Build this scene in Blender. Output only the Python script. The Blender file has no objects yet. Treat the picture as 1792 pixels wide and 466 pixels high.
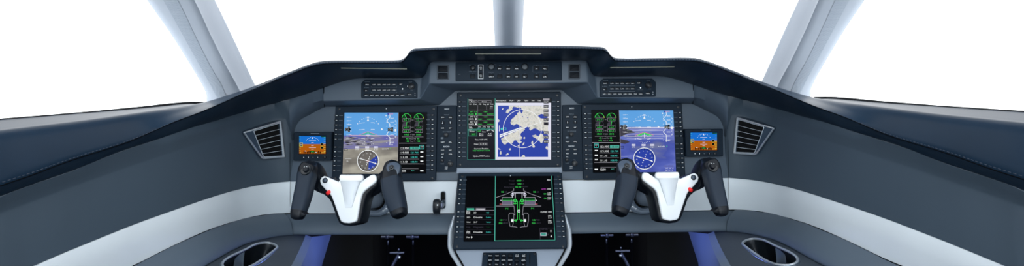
import bpy, bmesh, math, random
from mathutils import Vector, Matrix
from mathutils.bvhtree import BVHTree
R = random.Random(7)
SC = bpy.context.scene
COL = SC.collection
F = 850.0                      # focal length in pixels of the 1792 wide frame
CX, CY, ROLL = 889.7, 120.0, 0.008
H = 1.15                       # eye height above the cockpit floor
EYE = Vector((0, 0, H))

# ------------------------------------------------------------------ basic mapping
def uv(px, py):
    dx, dy = px - CX, py - CY
    c, s = math.cos(ROLL), math.sin(ROLL)
    return dx * c - dy * s, dy * c + dx * s
def ray(px, py):
    u, v = uv(px, py)
    return Vector((u / F, 1.0, -v / F))
def P(px, py, d):
    return EYE + ray(px, py) * d
def Q(t):
    return P(*t)
def lerp(a, b, t):
    return a + (b - a) * t
def table(tab, x):
    tab = sorted(tab)
    if x <= tab[0][0]:
        (x0, y0), (x1, y1) = tab[0], tab[1]
    elif x >= tab[-1][0]:
        (x0, y0), (x1, y1) = tab[-2], tab[-1]
    else:
        for i in range(len(tab) - 1):
            if tab[i][0] <= x <= tab[i + 1][0]:
                (x0, y0), (x1, y1) = tab[i], tab[i + 1]
                break
    return y0 + (y1 - y0) * (x - x0) / (x1 - x0)

class Plane:
    def __init__(s, p, n, up=Vector((0, 0, 1))):
        s.p = Vector(p)
        s.n = Vector(n).normalized()
        if s.n.dot(EYE - s.p) < 0:
            s.n = -s.n
        s.ex = up.cross(s.n).normalized()
        s.ey = s.n.cross(s.ex).normalized()
    @staticmethod
    def through(a, b, c):
        return Plane(a, (b - a).cross(c - a))
    @staticmethod
    def tilt(y0, d0, y1, d1):
        a, b = P(CX, y0, d0), P(CX, y1, d1)
        a.x = b.x = 0
        return Plane(a, Vector((1, 0, 0)).cross(b - a))
    def shifted(s, h):
        q = Plane(s.p + s.n * h, s.n)
        return q
    def hit(s, px, py, h=0.0):
        d = ray(px, py)
        t = (s.p + s.n * h - EYE).dot(s.n) / d.dot(s.n)
        return EYE + d * t
    def to2(s, px, py, h=0.0):
        q = s.hit(px, py, h) - s.p
        return (q.dot(s.ex), q.dot(s.ey))
    def poly(s, pts, h=0.0):
        return [s.to2(x, y, h) for x, y in pts]
    def at(s, a, b, h=0.0):
        return s.p + s.ex * a + s.ey * b + s.n * h
    def scale(s, px, py):
        return s.hit(px, py).y / F

# ------------------------------------------------------------------ mesh helpers
def grid(bm, rows, close=False, mat=0):
    vs = [[bm.verts.new(p) for p in r] for r in rows]
    for i in range(len(vs) - 1):
        n = len(vs[i])
        for j in range(n if close else n - 1):
            k = (j + 1) % n
            try:
                f = bm.faces.new((vs[i][j], vs[i][k], vs[i + 1][k], vs[i + 1][j]))
                f.material_index = mat
            except ValueError:
                pass
    return vs
def cr(pts, n=5, closed=False):
    out = []
    m = len(pts)
    for i in range(m if closed else m - 1):
        if closed:
            p0, p1, p2, p3 = pts[(i - 1) % m], pts[i], pts[(i + 1) % m], pts[(i + 2) % m]
        else:
            p1, p2 = pts[i], pts[i + 1]
            p0 = pts[i - 1] if i else p1 * 2 - p2
            p3 = pts[i + 2] if i + 2 < m else p2 * 2 - p1
        # centripetal parametrisation keeps uneven spacing calm
        t0 = 0.0
        t1 = t0 + max((p1 - p0).length, 1e-6) ** .5
        t2 = t1 + max((p2 - p1).length, 1e-6) ** .5
        t3 = t2 + max((p3 - p2).length, 1e-6) ** .5
        for k in range(n):
            t = t1 + (t2 - t1) * k / n
            a1 = p0 * ((t1 - t) / (t1 - t0)) + p1 * ((t - t0) / (t1 - t0))
            a2 = p1 * ((t2 - t) / (t2 - t1)) + p2 * ((t - t1) / (t2 - t1))
            a3 = p2 * ((t3 - t) / (t3 - t2)) + p3 * ((t - t2) / (t3 - t2))
            b1 = a1 * ((t2 - t) / (t2 - t0)) + a2 * ((t - t0) / (t2 - t0))
            b2 = a2 * ((t3 - t) / (t3 - t1)) + a3 * ((t - t1) / (t3 - t1))
            out.append(b1 * ((t2 - t) / (t2 - t1)) + b2 * ((t - t1) / (t2 - t1)))
    if not closed:
        out.append(pts[-1].copy())
    return out
def V2(t):
    return Vector((t[0], t[1]))
def area2(poly):
    return sum(poly[i][0] * poly[(i + 1) % len(poly)][1] - poly[(i + 1) % len(poly)][0] * poly[i][1] for i in range(len(poly))) / 2
def inset(poly, d):
    n = len(poly)
    sg = 1 if area2(poly) > 0 else -1
    out = []
    for i in range(n):
        a, b, c = V2(poly[i - 1]), V2(poly[i]), V2(poly[(i + 1) % n])
        e1, e2 = (b - a), (c - b)
        if e1.length < 1e-9 or e2.length < 1e-9:
            out.append(tuple(b)); continue
        e1.normalize(); e2.normalize()
        n1, n2 = Vector((-e1.y, e1.x)) * sg, Vector((-e2.y, e2.x)) * sg
        m = n1 + n2
        k = m.dot(n1)
        m = m / k if abs(k) > .35 else m.normalized()
        out.append(tuple(b + m * d))
    return out
def rnd(poly, r, n=4):
    out = []
    m = len(poly)
    for i in range(m):
        a, b, c = V2(poly[i - 1]), V2(poly[i]), V2(poly[(i + 1) % m])
        rr = r[i] if isinstance(r, (list, tuple)) else r
        k1 = min(rr, (a - b).length * .45)
        k2 = min(rr, (c - b).length * .45)
        if rr <= 0:
            out.append(tuple(b)); continue
        p, q = b + (a - b).normalized() * k1, b + (c - b).normalized() * k2
        for j in range(n + 1):
            t = j / n
            out.append(tuple(p * (1 - t) ** 2 + b * 2 * t * (1 - t) + q * t * t))
    return out
def prism(bm, pl, poly, h0, h1, bev=0.0, mat=0):
    """closed plate on plane pl between heights h0 (back) and h1 (front, towards the viewer)"""
    if area2(poly) < 0:
        poly = poly[::-1]
    lv = [(poly, h0)]
    if bev > 0:
        lv += [(poly, h1 - bev), (inset(poly, bev * .35), h1 - bev * .3), (inset(poly, bev), h1)]
    else:
        lv += [(poly, h1)]
    vs = grid(bm, [[pl.at(a, b, h) for a, b in pp] for pp, h in lv], True, mat)
    for vv, rev in ((vs[0], True), (vs[-1], False)):
        f = bm.faces.new(vv[::-1] if rev else vv)
        f.material_index = mat
def ring(bm, pl, outer, inner, h0, h1, bev=0.0, mat=0):
    rows = [(outer, h0), (outer, h1 - bev), (inset(outer, bev), h1), (inset(inner, -bev), h1), (inner, h1 - bev), (inner, h0), (outer, h0)]
    grid(bm, [[pl.at(a, b, h) for a, b in pp] for pp, h in rows], True, mat)
def circ(c, r, n=24, ph=0.0):
    return [(c[0] + r * math.cos(2 * math.pi * i / n + ph), c[1] + r * math.sin(2 * math.pi * i / n + ph)) for i in range(n)]
def disc(bm, pl, px, py, rpx, h0, h1, bev=0.0, n=24, mat=0):
    c = pl.to2(px, py, h1)
    prism(bm, pl, circ(c, rpx * pl.scale(px, py), n), h0, h1, bev, mat)
def box2(pl, x0, y0, x1, y1, h=0.0):
    return pl.poly([(x0, y1), (x1, y1), (x1, y0), (x0, y0)], h)
def tube(bm, pts, r, n=8, closed=False, mat=0, cap=True):
    m = len(pts)
    rows = []
    prev = None
    for i in range(m):
        a = pts[i - 1] if (i or closed) else pts[i]
        b = pts[(i + 1) % m] if (i < m - 1 or closed) else pts[i]
        t = (b - a).normalized()
        if prev is None:
            up = Vector((0, 0, 1)) if abs(t.z) < .9 else Vector((0, 1, 0))
            x = t.cross(up).normalized()
        else:
            x = (prev - t * prev.dot(t)).normalized()
        prev = x
        y = t.cross(x)
        rr = r[i] if isinstance(r, (list, tuple)) else r
        rows.append([pts[i] + x * rr * math.cos(2 * math.pi * k / n) + y * rr * math.sin(2 * math.pi * k / n) for k in range(n)])
    if closed:
        rows.append(rows[0])
    vs = grid(bm, rows, True, mat)
    if cap and not closed:
        bm.faces.new(vs[0][::-1]).material_index = mat
        bm.faces.new(vs[-1]).material_index = mat
def boxw(bm, c, sx, sy, sz, mat=0, rot=None, bev=0.0):
    r = bmesh.ops.create_cube(bm, size=1)
    M = Matrix.Translation(c) @ (rot.to_4x4() if rot else Matrix()) @ Matrix.Diagonal((sx, sy, sz, 1))
    bmesh.ops.transform(bm, matrix=M, verts=r['verts'])
    fs = {f for v in r['verts'] for f in v.link_faces}
    for f in fs:
        f.material_index = mat
    if bev:
        es = list({e for v in r['verts'] for e in v.link_edges})
        bmesh.ops.bevel(bm, geom=es, offset=bev, segments=2, profile=.5, affect='EDGES')
_txt = {}
def glyphs(s):
    if s not in _txt:
        cu = bpy.data.curves.new('t', 'FONT')
        cu.body = s
        cu.size = 1
        cu.resolution_u = 2
        o = bpy.data.objects.new('t', cu)
        me = bpy.data.meshes.new_from_object(o)
        vs = [tuple(v.co[:2]) for v in me.vertices]
        fs = [tuple(p.vertices) for p in me.polygons]
        bpy.data.objects.remove(o)
        bpy.data.curves.remove(cu)
        bpy.data.meshes.remove(me)
        xs = [v[0] for v in vs] or [0]
        _txt[s] = (vs, fs, min(xs), max(xs))
    return _txt[s]

# ------------------------------------------------------------------ objects
ORG = {}
def finish(bm, sharp=32):
    bmesh.ops.remove_doubles(bm, verts=bm.verts, dist=1e-6)
    for f in bm.faces:
        f.smooth = True
    lim = math.radians(sharp)
    for e in bm.edges:
        if len(e.link_faces) == 2:
            e.smooth = e.calc_face_angle(0) < lim
def obj(name, bm, mats, parent=None, m=1, label=None, sharp=32, recalc=True, kind=None, flat=False):
    if not isinstance(mats, (list, tuple)):
        mats = [mats]
    if m < 0:
        for v in bm.verts:
            v.co.x = -v.co.x
        bmesh.ops.reverse_faces(bm, faces=bm.faces)
    if recalc:
        bmesh.ops.recalc_face_normals(bm, faces=bm.faces)
    if not flat:
        finish(bm, sharp)
    if parent is not None:
        org = ORG[parent.name]
    else:
        lo = Vector([min(v.co[i] for v in bm.verts) for i in range(3)])
        hi = Vector([max(v.co[i] for v in bm.verts) for i in range(3)])
        org = Vector(((lo.x + hi.x) / 2, (lo.y + hi.y) / 2, lo.z))
    for v in bm.verts:
        v.co -= org
    me = bpy.data.meshes.new(name)
    bm.to_mesh(me)
    bm.free()
    for mt in mats:
        me.materials.append(mt)
    o = bpy.data.objects.new(name, me)
    COL.objects.link(o)
    if parent is not None:
        o.parent = parent
    else:
        o.location = org
    ORG[o.name] = org
    if label:
        o['label'] = label
    if kind:
        o['kind'] = kind
    return o
def tag(o, label, cat=None, group=None, kind=None):
    o['label'] = label
    if cat: o['category'] = cat
    if group: o['group'] = group
    if kind: o['kind'] = kind
    return o
def thing(name, label, cat, loc, group=None, m=1):
    o = bpy.data.objects.new(name, None)
    COL.objects.link(o)
    loc = Vector(loc)
    if m < 0:
        loc.x = -loc.x
    o.location = loc
    o.empty_display_size = .03
    ORG[o.name] = loc
    return tag(o, label, cat, group)
def twin(o, parent, offset):
    c = o.copy()
    COL.objects.link(c)
    c.parent = parent
    c.location = o.location + Vector(offset)
    ORG[c.name] = ORG[o.name]
    return c
def B():
    return bmesh.new()

# ------------------------------------------------------------------ materials
def lin(c):
    return tuple(((x / 255) / 12.92 if x / 255 <= .04045 else ((x / 255 + .055) / 1.055) ** 2.4) for x in c) + (1,)
def mat(name, col, rough=.5, metal=0.0, bump=0.0, bscale=400, vary=.06, spec=.5, coat=0.0, vor=False, emit=None, es=1.0):
    m = bpy.data.materials.new(name)
    m.use_nodes = True
    nt = m.node_tree
    b = nt.nodes['Principled BSDF']
    c = lin(col)
    b.inputs['Roughness'].default_value = rough
    b.inputs['Metallic'].default_value = metal
    b.inputs['Specular IOR Level'].default_value = spec
    b.inputs['Coat Weight'].default_value = coat
    tc = nt.nodes.new('ShaderNodeTexCoord')
    nz = nt.nodes.new('ShaderNodeTexNoise')
    nz.inputs['Scale'].default_value = 9
    nz.inputs['Detail'].default_value = 5
    nt.links.new(tc.outputs['Object'], nz.inputs['Vector'])
    rp = nt.nodes.new('ShaderNodeValToRGB')
    rp.color_ramp.elements[0].color = tuple(x * (1 - vary) for x in c[:3]) + (1,)
    rp.color_ramp.elements[1].color = tuple(min(1, x * (1 + vary)) for x in c[:3]) + (1,)
    rp.color_ramp.elements[0].position = .3
    rp.color_ramp.elements[1].position = .7
    nt.links.new(nz.outputs['Fac'], rp.inputs['Fac'])
    nt.links.new(rp.outputs['Color'], b.inputs['Base Color'])
    if bump:
        t = nt.nodes.new('ShaderNodeTexVoronoi' if vor else 'ShaderNodeTexNoise')
        t.inputs['Scale'].default_value = bscale
        nt.links.new(tc.outputs['Object'], t.inputs['Vector'])
        bp = nt.nodes.new('ShaderNodeBump')
        bp.inputs['Strength'].default_value = bump
        bp.inputs['Distance'].default_value = .001
        nt.links.new(t.outputs['Distance' if vor else 'Fac'], bp.inputs['Height'])
        nt.links.new(bp.outputs['Normal'], b.inputs['Normal'])
    if emit:
        b.inputs['Emission Color'].default_value = lin(emit)
        b.inputs['Emission Strength'].default_value = es
    return m
def lit(name, col, es=1.0):
    """a lit screen pixel colour under the display's glass"""
    m = bpy.data.materials.new(name)
    m.use_nodes = True
    b = m.node_tree.nodes['Principled BSDF']
    b.inputs['Base Color'].default_value = (0, 0, 0, 1)
    b.inputs['Roughness'].default_value = .25
    b.inputs['Specular IOR Level'].default_value = .04
    b.inputs['Emission Color'].default_value = lin(col)
    b.inputs['Emission Strength'].default_value = es
    return m
def nd(nt, t, **kw):
    n = nt.nodes.new('ShaderNode' + t)
    for k, v in kw.items():
        n.inputs[k].default_value = v
    return n
def ramp(nt, stops, src, interp='LINEAR'):
    r = nt.nodes.new('ShaderNodeValToRGB')
    r.color_ramp.interpolation = interp
    while len(r.color_ramp.elements) < len(stops):
        r.color_ramp.elements.new(.5)
    for e, (p, c) in zip(r.color_ramp.elements, stops):
        e.position = p
        e.color = c if len(c) == 4 else lin(c)
    nt.links.new(src, r.inputs['Fac'])
    return r
def picture(name, build):
    m = lit(name, (0, 0, 0))
    nt = m.node_tree
    out = build(nt)
    nt.links.new(out, nt.nodes['Principled BSDF'].inputs['Emission Color'])
    return m

GREY = mat('grey_satin_paint', (72, 86, 101), .48, bump=.06, bscale=900, vary=.03)
GREYW = mat('grey_side_lining', (60, 74, 87), .5, bump=.05, bscale=900, vary=.03)
GREYC = mat('grey_console_shell', (60, 69, 79), .5, bump=.05, bscale=900, vary=.04)
GREYR = mat('grey_padded_roll', (82, 96, 110), .55, bump=.12, bscale=1200, vary=.04)
WHITE = mat('pearl_white_band', (217, 225, 231), .28, vary=.02)
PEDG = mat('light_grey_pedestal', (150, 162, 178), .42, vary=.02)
SILV = mat('silver_trim_edge', (196, 205, 214), .32, metal=.25, vary=.03)
LEATH = mat('navy_leather', (22, 39, 56), .30, bump=.04, bscale=900, vary=.08, vor=True, spec=.05)
STITCH = mat('navy_thread', (30, 43, 60), .7)
SEAM = mat('dark_seam', (6, 9, 14), .9, spec=.05)
BEZ = mat('black_bezel_plastic', (25, 38, 51), .55, bump=.05, bscale=1500, vary=.04, spec=.15)
BTN = mat('black_rubber_button', (16, 22, 30), .55, spec=.2)
LEGEND = mat('white_legend_print', (205, 212, 218), .6, emit=(205, 214, 222), es=.35)
LEGDIM = mat('grey_legend_print', (104, 116, 128), .6)
KNOB = mat('dark_knob', (24, 29, 36), .4)
KNOBG = mat('grey_knob_cap', (66, 74, 82), .5)
YWHITE = mat('yoke_white_shell', (236, 240, 244), .3, vary=.01, coat=.2)
YSILV = mat('yoke_silver_insert', (218, 224, 230), .4, metal=.12, vary=.02)
YBLACK = mat('yoke_black_plastic', (13, 18, 26), .42, spec=.25, bump=.1, bscale=1500)
YGRIP = mat('yoke_grip_rubber', (33, 43, 56), .5, spec=.2, bump=.1, bscale=2200, vor=True)
YPAD = mat('yoke_blue_grey_pad', (52, 66, 84), .42)
RED = mat('red_button', (224, 32, 34), .35, vary=.02)
CHROME = mat('brushed_chrome', (214, 222, 230), .34, metal=.8, vary=.05)
VENTS = mat('vent_frame_steel', (74, 90, 108), .32, metal=.6, vary=.06)
CHRDK = mat('satin_steel', (120, 134, 148), .35, metal=.9, vary=.06)
BLACK = mat('matt_black', (6, 8, 11), .7, spec=.2)
WELL = mat('cup_well_liner', (22, 28, 35), .3, metal=.3)
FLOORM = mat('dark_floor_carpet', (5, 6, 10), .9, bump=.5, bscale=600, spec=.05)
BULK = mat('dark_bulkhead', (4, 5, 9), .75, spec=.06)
CEIL = mat('pale_headliner', (190, 197, 205), .8, bump=.1)
BACKW = mat('dark_cabin_wall', (38, 42, 48), .8)
SKIN = mat('inner_skin', (14, 17, 21), .8)
STEELB = mat('pedal_metal', (96, 102, 120), .35, metal=.8)
DIFF = mat('dim_light_strip', (92, 96, 84), .4)
COLM = mat('column_grey', (112, 126, 142), .42)
def fabric():
    m = mat('perforated_silver_fabric', (186, 194, 204), .6, vary=.02)
    nt = m.node_tree
    b = nt.nodes['Principled BSDF']
    tc = nd(nt, 'TexCoord')
    w = nd(nt, 'TexVoronoi', Scale=330.0)
    w.inputs['Randomness'].default_value = .05
    nt.links.new(tc.outputs['Object'], w.inputs['Vector'])
    r = ramp(nt, [(.18, (92, 104, 120)), (.34, (144, 155, 169))], w.outputs['Distance'])
    nt.links.new(r.outputs['Color'], b.inputs['Base Color'])
    bp = nd(nt, 'Bump', Strength=.5, Distance=.002)
    nt.links.new(w.outputs['Distance'], bp.inputs['Height'])
    nt.links.new(bp.outputs['Normal'], b.inputs['Normal'])
    return m
FABRIC = fabric()
PILLAR = mat('silver_grey_pillar', (164, 172, 184), .6, spec=.15, bump=.05, bscale=1500, vary=.02)
def glass():
    m = bpy.data.materials.new('window_glass')
    m.use_nodes = True
    nt = m.node_tree
    nt.nodes.clear()
    o = nd(nt, 'OutputMaterial')
    t = nd(nt, 'BsdfTransparent', Color=(.985, .995, 1, 1))
    g = nd(nt, 'BsdfGlossy', Roughness=.02)
    mx = nd(nt, 'MixShader', Fac=.03)
    nt.links.new(t.outputs[0], mx.inputs[1])
    nt.links.new(g.outputs[0], mx.inputs[2])
    nt.links.new(mx.outputs[0], o.inputs[0])
    return m
GLASS = glass()
# screen colours
SBLK = lit('screen_black', (6, 7, 10))
SNAVY = lit('screen_dark_panel', (20, 21, 30))
SWHT = lit('screen_white', (240, 244, 246))
SPNK = lit('screen_pale', (222, 222, 238))
SGRN = lit('screen_green', (64, 214, 92))
SDGR = lit('screen_deep_green', (12, 62, 30))
SCYN = lit('screen_cyan', (70, 200, 190))
STEA = lit('screen_teal', (78, 176, 158))
SMAG = lit('screen_magenta', (200, 80, 200))
SGRY = lit('screen_grey', (150, 148, 158))
SDIM = lit('screen_dim', (62, 60, 72))
SLAV = lit('screen_lavender', (104, 100, 122))
SSKY = lit('screen_sky', (96, 164, 224))
SSKY2 = lit('screen_sky_deep', (22, 110, 205))
SBRN = lit('screen_earth', (176, 92, 14))
SYEL = lit('screen_yellow', (214, 220, 90))
SBLU = lit('screen_sea', (44, 66, 165))
SHAZ = lit('screen_haze', (108, 104, 100))
SRED = lit('screen_pink', (236, 120, 140))
PALETTE = [SBLK, SNAVY, SWHT, SPNK, SGRN, SDGR, SCYN, STEA, SMAG, SGRY, SDIM, SLAV, SSKY, SSKY2, SBRN, SYEL, SBLU, SRED, LEGEND, LEGDIM, SHAZ]
(cBLK, cNAVY, cWHT, cPNK, cGRN, cDGR, cCYN, cTEA, cMAG, cGRY, cDIM, cLAV, cSKY, cSKY2, cBRN, cYEL, cBLU, cRED, cLEG, cLEGD, cHAZ) = range(21)

class Draw:
    """flat print or lit symbols lying on a plane, given in photograph pixels"""
    def __init__(s, pl, h=.0006, dx=0, dy=0):
        s.pl, s.h, s.dx, s.dy = pl, h, dx, dy
        s.bm = bmesh.new()
        s.k = 0
    def up(s):
        s.h += .00012
    def _f(s, pts, col):
        try:
            f = s.bm.faces.new([s.bm.verts.new(s.pl.at(a, b, s.h)) for a, b in pts])
            f.material_index = col
        except ValueError:
            pass
    def t2(s, x, y):
        return s.pl.to2(x + s.dx, y + s.dy, s.h)
    def poly(s, pts, col):
        s._f([s.t2(x, y) for x, y in pts], col)
    def rect(s, x0, y0, x1, y1, col):
        s.poly([(x0, y1), (x1, y1), (x1, y0), (x0, y0)], col)
    def line(s, pts, w, col, closed=False):
        q = [V2(s.t2(x, y)) for x, y in pts]
        if closed:
            q.append(q[0])
        hw = w * s.pl.scale(*[(pts[0][0] + s.dx), pts[0][1] + s.dy]) / 2
        for a, b in zip(q[:-1], q[1:]):
            d = b - a
            if d.length < 1e-7:
                continue
            d.normalize()
            n = Vector((-d.y, d.x)) * hw
            e = d * hw * .6
            s._f([tuple(a - e - n), tuple(b + e - n), tuple(b + e + n), tuple(a - e + n)], col)
    def frame(s, x0, y0, x1, y1, w, col):
        s.line([(x0, y0), (x1, y0), (x1, y1), (x0, y1)], w, col, True)
    def arc(s, x, y, r, a0, a1, w, col, n=28):
        s.line([(x + r * math.cos(math.radians(a0 + (a1 - a0) * i / n)), y - r * math.sin(math.radians(a0 + (a1 - a0) * i / n))) for i in range(n + 1)], w, col)
    def dot(s, x, y, r, col, n=12):
        s.poly([(x + r * math.cos(-2 * math.pi * i / n), y + r * math.sin(-2 * math.pi * i / n)) for i in range(n)], col)
    def text(s, t, x, y, h, col, w=None, al='c'):
        vs, fs, x0, x1 = glyphs(t)
        k = s.pl.scale(x + s.dx, y + s.dy)
        sy = h / .7 * k
        sx = (w * k / max(x1 - x0, .01)) if w else sy
        ox, oy = s.t2(x, y)
        ww = (x1 - x0) * sx
        ox -= {'c': ww / 2, 'l': 0, 'r': ww}[al]
        oy -= h * k / 2
        bv = [s.bm.verts.new(s.pl.at(ox + (a - x0) * sx, oy + b * sy, s.h)) for a, b in vs]
        for f in fs:
            try:
                g = s.bm.faces.new([bv[i] for i in f])
                g.material_index = col
            except ValueError:
                pass
    def done(s, name, parent, label=None):
        used = sorted({f.material_index for f in s.bm.faces})
        mp = {u: i for i, u in enumerate(used)}
        for f in s.bm.faces:
            f.material_index = mp[f.material_index]
        return obj(name, s.bm, [PALETTE[u] for u in used], parent, recalc=False, flat=True, label=label)
# ================================================================== the cockpit shell
DP = Plane.tilt(184, 1.44, 316, 1.41)          # front of the upper displays
MP = DP.shifted(-.012)                         # face of the instrument panel behind them
LP = Plane.tilt(302, 1.40, 437, 1.275)         # front of the lower display
CF = Plane.tilt(107, 1.345, 147, 1.33)         # guidance panel fascia
RF = Plane.tilt(137, 1.38, 175, 1.365)         # audio panel fascia
KP = Plane.tilt(437, 1.285, 466, 1.24)         # top of the pedestal, below the lower display
DEPTH = [(-120, .625), (-60, .675), (0, .72), (100, .815), (200, .93), (300, 1.07), (350, 1.155), (400, 1.25), (425, 1.31), (450, 1.355), (470, 1.385), (490, 1.408), (507, 1.42), (520, 1.425)]
def D(x):
    return table(DEPTH, x)
W = lambda x, y, z: Vector((x, y, z))          # plain metres

# ---- padded glareshield and window sills: outer edge, lip, seam, lower edge
#  lip(px,py,d)      seam(px,py,d)          lower edge(px,py,d)     outer edge (x, y, z above eye)
HOOD = [
 ((890, 79.5, 1.20), (890, 84.5, 1.185), (890, 108, 1.345), (0, 1.86, .050)),
 ((800, 81.5, 1.20), (800, 86.2, 1.185), (800, 108, 1.345), (-.16, 1.85, .048)),
 ((738, 84.0, 1.20), (738, 88.6, 1.185), (758, 108, 1.345), (-.27, 1.83, .042)),
 ((723, 85.6, 1.20), (723, 90.2, 1.185), (753, 110, 1.346), (-.30, 1.82, .038)),
 ((716.5, 90, 1.20), (715.5, 95, 1.185), (749, 118, 1.352), (-.315, 1.815, .03)),
 ((711, 98, 1.20), (709.5, 102.5, 1.185), (746, 128, 1.362), (-.33, 1.81, .02)),
 ((703, 104, 1.20), (702.5, 108.5, 1.185), (739, 135, 1.375), (-.345, 1.805, .012)),
 ((690, 105.3, 1.20), (690, 109.8, 1.185), (724, 137.2, 1.38), (-.36, 1.80, .008)),
 ((640, 105.8, 1.20), (640, 110.3, 1.185), (665, 137.5, 1.38), (-.43, 1.77, 0)),
 ((580, 106, 1.20), (580, 110.6, 1.185), (622, 138, 1.38), (-.50, 1.735, -.01)),
 ((560, 107.5, 1.20), (559, 112.3, 1.185), (600, 142.5, 1.379), (-.53, 1.715, -.018)),
 ((540, 113, 1.20), (538, 118, 1.185), (570, 153, 1.377), (-.56, 1.69, -.03)),
 ((510, 124.5, 1.20), (508, 130, 1.185), (535, 165, 1.38), (-.62, 1.65, -.048)),
 ((485, 134.5, 1.20), (482, 140.5, 1.185), (505, 174.5, 1.392), (-.67, 1.61, -.06)),
 ((448, 149.5, 1.215), (446, 155.5, 1.18), (460, 187, 1.375), (-.74, 1.54, -.075)),
 ((424, 158.5, 1.23), (419, 167, 1.16), (425, 197.5, 1.312), (-.79, 1.48, -.085)),
 ((395, 168, 1.24), (388, 181, 1.12), (380, 211, 1.212), (-.82, 1.40, -.09)),
 ((362, 177.5, 1.235), (350, 197, 1.10), (335, 224, 1.13), (-.838, 1.33, -.091)),
 ((320, 186.5, 1.15), (300, 216, 1.04), (285, 240.5, 1.046), None),
 ((250, 197, 1.03), (228, 247.5, .945), (222, 261, .96), None),
 ((150, 212, .893), (125, 281, .822), (125, 299, .842), None),
 ((60, 223.5, .797), (50, 309, .745), (50, 325, .765), None),
 ((0, 231, .742), (0, 326, .702), (0, 345, .722), None),
 ((-70, 240, .69), (-70, 350, .655), (-70, 382, .675), None),
 ((-170, 252, .625), (-170, 386, .600), (-170, 430, .618), None)]
OUT_SILL = {18: (330, 181.6, 1.282), 19: (250, 189, 1.134), 20: (150, 197.5, .98), 21: (60, 205, .872), 22: (0, 209.8, .812), 23: (-70, 216, .752), 24: (-170, 224, .685)}
def hood_rows(i0, i1, n=5):
    secs = []
    for i in range(i0, i1 + 1):
        b, c, d, a = HOOD[i]
        b, c, d = Q(b), Q(c), Q(d)
        a = EYE + Vector(a) if a else Q(OUT_SILL[i])
        sill = min(1, max(0, (i - 15) / 3))
        fall = (a - b)
        t1 = b + fall * .5 + W(0, 0, .006 * (1 - sill))
        t2 = b + fall * lerp(.04, .06, sill) + W(0, 0, lerp(.003, .001, sill))
        mid = (b + c) / 2
        out = (EYE - mid).normalized()
        mid = mid + out * lerp(.002, .012, sill) * 0.8
        grv = c + (d - c) * .05 + W(0, 0, -.001)
        e = c + (d - c) * .5 + lerp(1, .2, sill) * (W(0, -.006, -.004))
        tail = d + (d - EYE).normalized() * .03
        if sill < .5:
            back = b + fall.normalized() * .009 + W(0, 0, -.001)
            secs.append([a, t1, back, b, mid, c, grv, e, d, tail])
        else:
            secs.append([a, a.lerp(b, .5), a.lerp(b, .8), b.lerp(a, .05) + W(0, 0, -.0006), b.lerp(mid, .55), c, grv, e, d, tail])
    if i1 == 24:
        secs.append([W(p.x, -.9, p.z - .004) for p in secs[-1]])
    rows = []
    for j in range(10):
        rows.append(cr([s[j] for s in secs], n))
    cols = list(zip(*rows))
    # smooth across the section as well
    out = [cr(list(c), 3) for c in cols]
    return out
def half_hood():
    return hood_rows(0, 13)
# glareshield: both halves one continuous padded piece
L_ = half_hood()
full = [[W(-p.x, p.y, p.z) for p in c] for c in L_[::-1]][:-1] + L_
bm = B(); grid(bm, full)
HOODTREE = BVHTree.FromBMesh(bm)
glare = obj('glareshield', bm, LEATH, sharp=60)
tag(glare, 'dark navy leather glareshield hood arching over the whole instrument panel', 'glareshield')
def seam_tube(idx0, idx1, r=.0013, off=W(0, -.0008, -.0012), k=1):
    pts = cr([Q(HOOD[i][k]) for i in range(idx0, idx1 + 1)], 5)
    if idx1 == 24:
        pts.append(W(pts[-1].x, -.9, pts[-1].z))
    return [p + off for p in pts]
sp = seam_tube(0, 13)
bm = B(); tube(bm, [W(-p.x, p.y, p.z) for p in sp[::-1]][:-1] + sp, .0012, 6)
obj('seam', bm, SEAM, glare)
def stitch_bm(pts, m_both, offs):
    bm = B()
    # walk along the seam and lay short threads
    acc = 0.0; step = .0075; ln = .0042
    for a, b in zip(pts[:-1], pts[1:]):
        L = (b - a).length
        t = step - acc
        while t < L:
            p = a + (b - a) * (t / L)
            d = (b - a).normalized() * ln / 2
            for s in ((1, -1) if m_both else (1,)):
                q0, q1 = p - d + offs, p + d + offs
                q0, q1 = W(q0.x * s, q0.y, q0.z), W(q1.x * s, q1.y, q1.z)
                tube(bm, [q0, q1], .0007, 5)
            t += step
        acc = (acc + L) % step
    return bm
def up_from_seam(i0, i1, f):
    return cr([Q(HOOD[i][1]) + (Q(HOOD[i][0]) - Q(HOOD[i][1])) * f + (EYE - Q(HOOD[i][1])).normalized() * .004 for i in range(i0, i1 + 1)], 5)
o = obj('stitching', stitch_bm(up_from_seam(0, 13, .35), True, W(0, 0, 0)), STITCH, glare)
o['kind'] = 'stuff'
def on_hood(px, py, lift=.001):
    d = ray(px, py)
    hit = HOODTREE.ray_cast(EYE, d)
    return (hit[0] - d.normalized() * lift) if hit[0] else P(px, py, 1.25)
for (x0, y0, x1, y1), lab in (((597, 119, 712, 120.3), 'left'), ((832, 93.8, 947, 93.6), 'mid'), ((1068, 118.3, 1180, 116.6), 'right')):
    bm = B(); pts = [on_hood(lerp(x0, x1, t / 14), lerp(y0, y1, t / 14), .0004) for t in range(15)]
    rows = []
    for p in pts:
        rows.append([p + W(0, 0, .0021), p + W(0, -.0012, .0017), p + W(0, -.0012, -.0017), p + W(0, 0, -.0021), p + W(0, .004, 0)])
    grid(bm, rows, True)
    obj('map_light_strip', bm, DIFF, glare)
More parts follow.
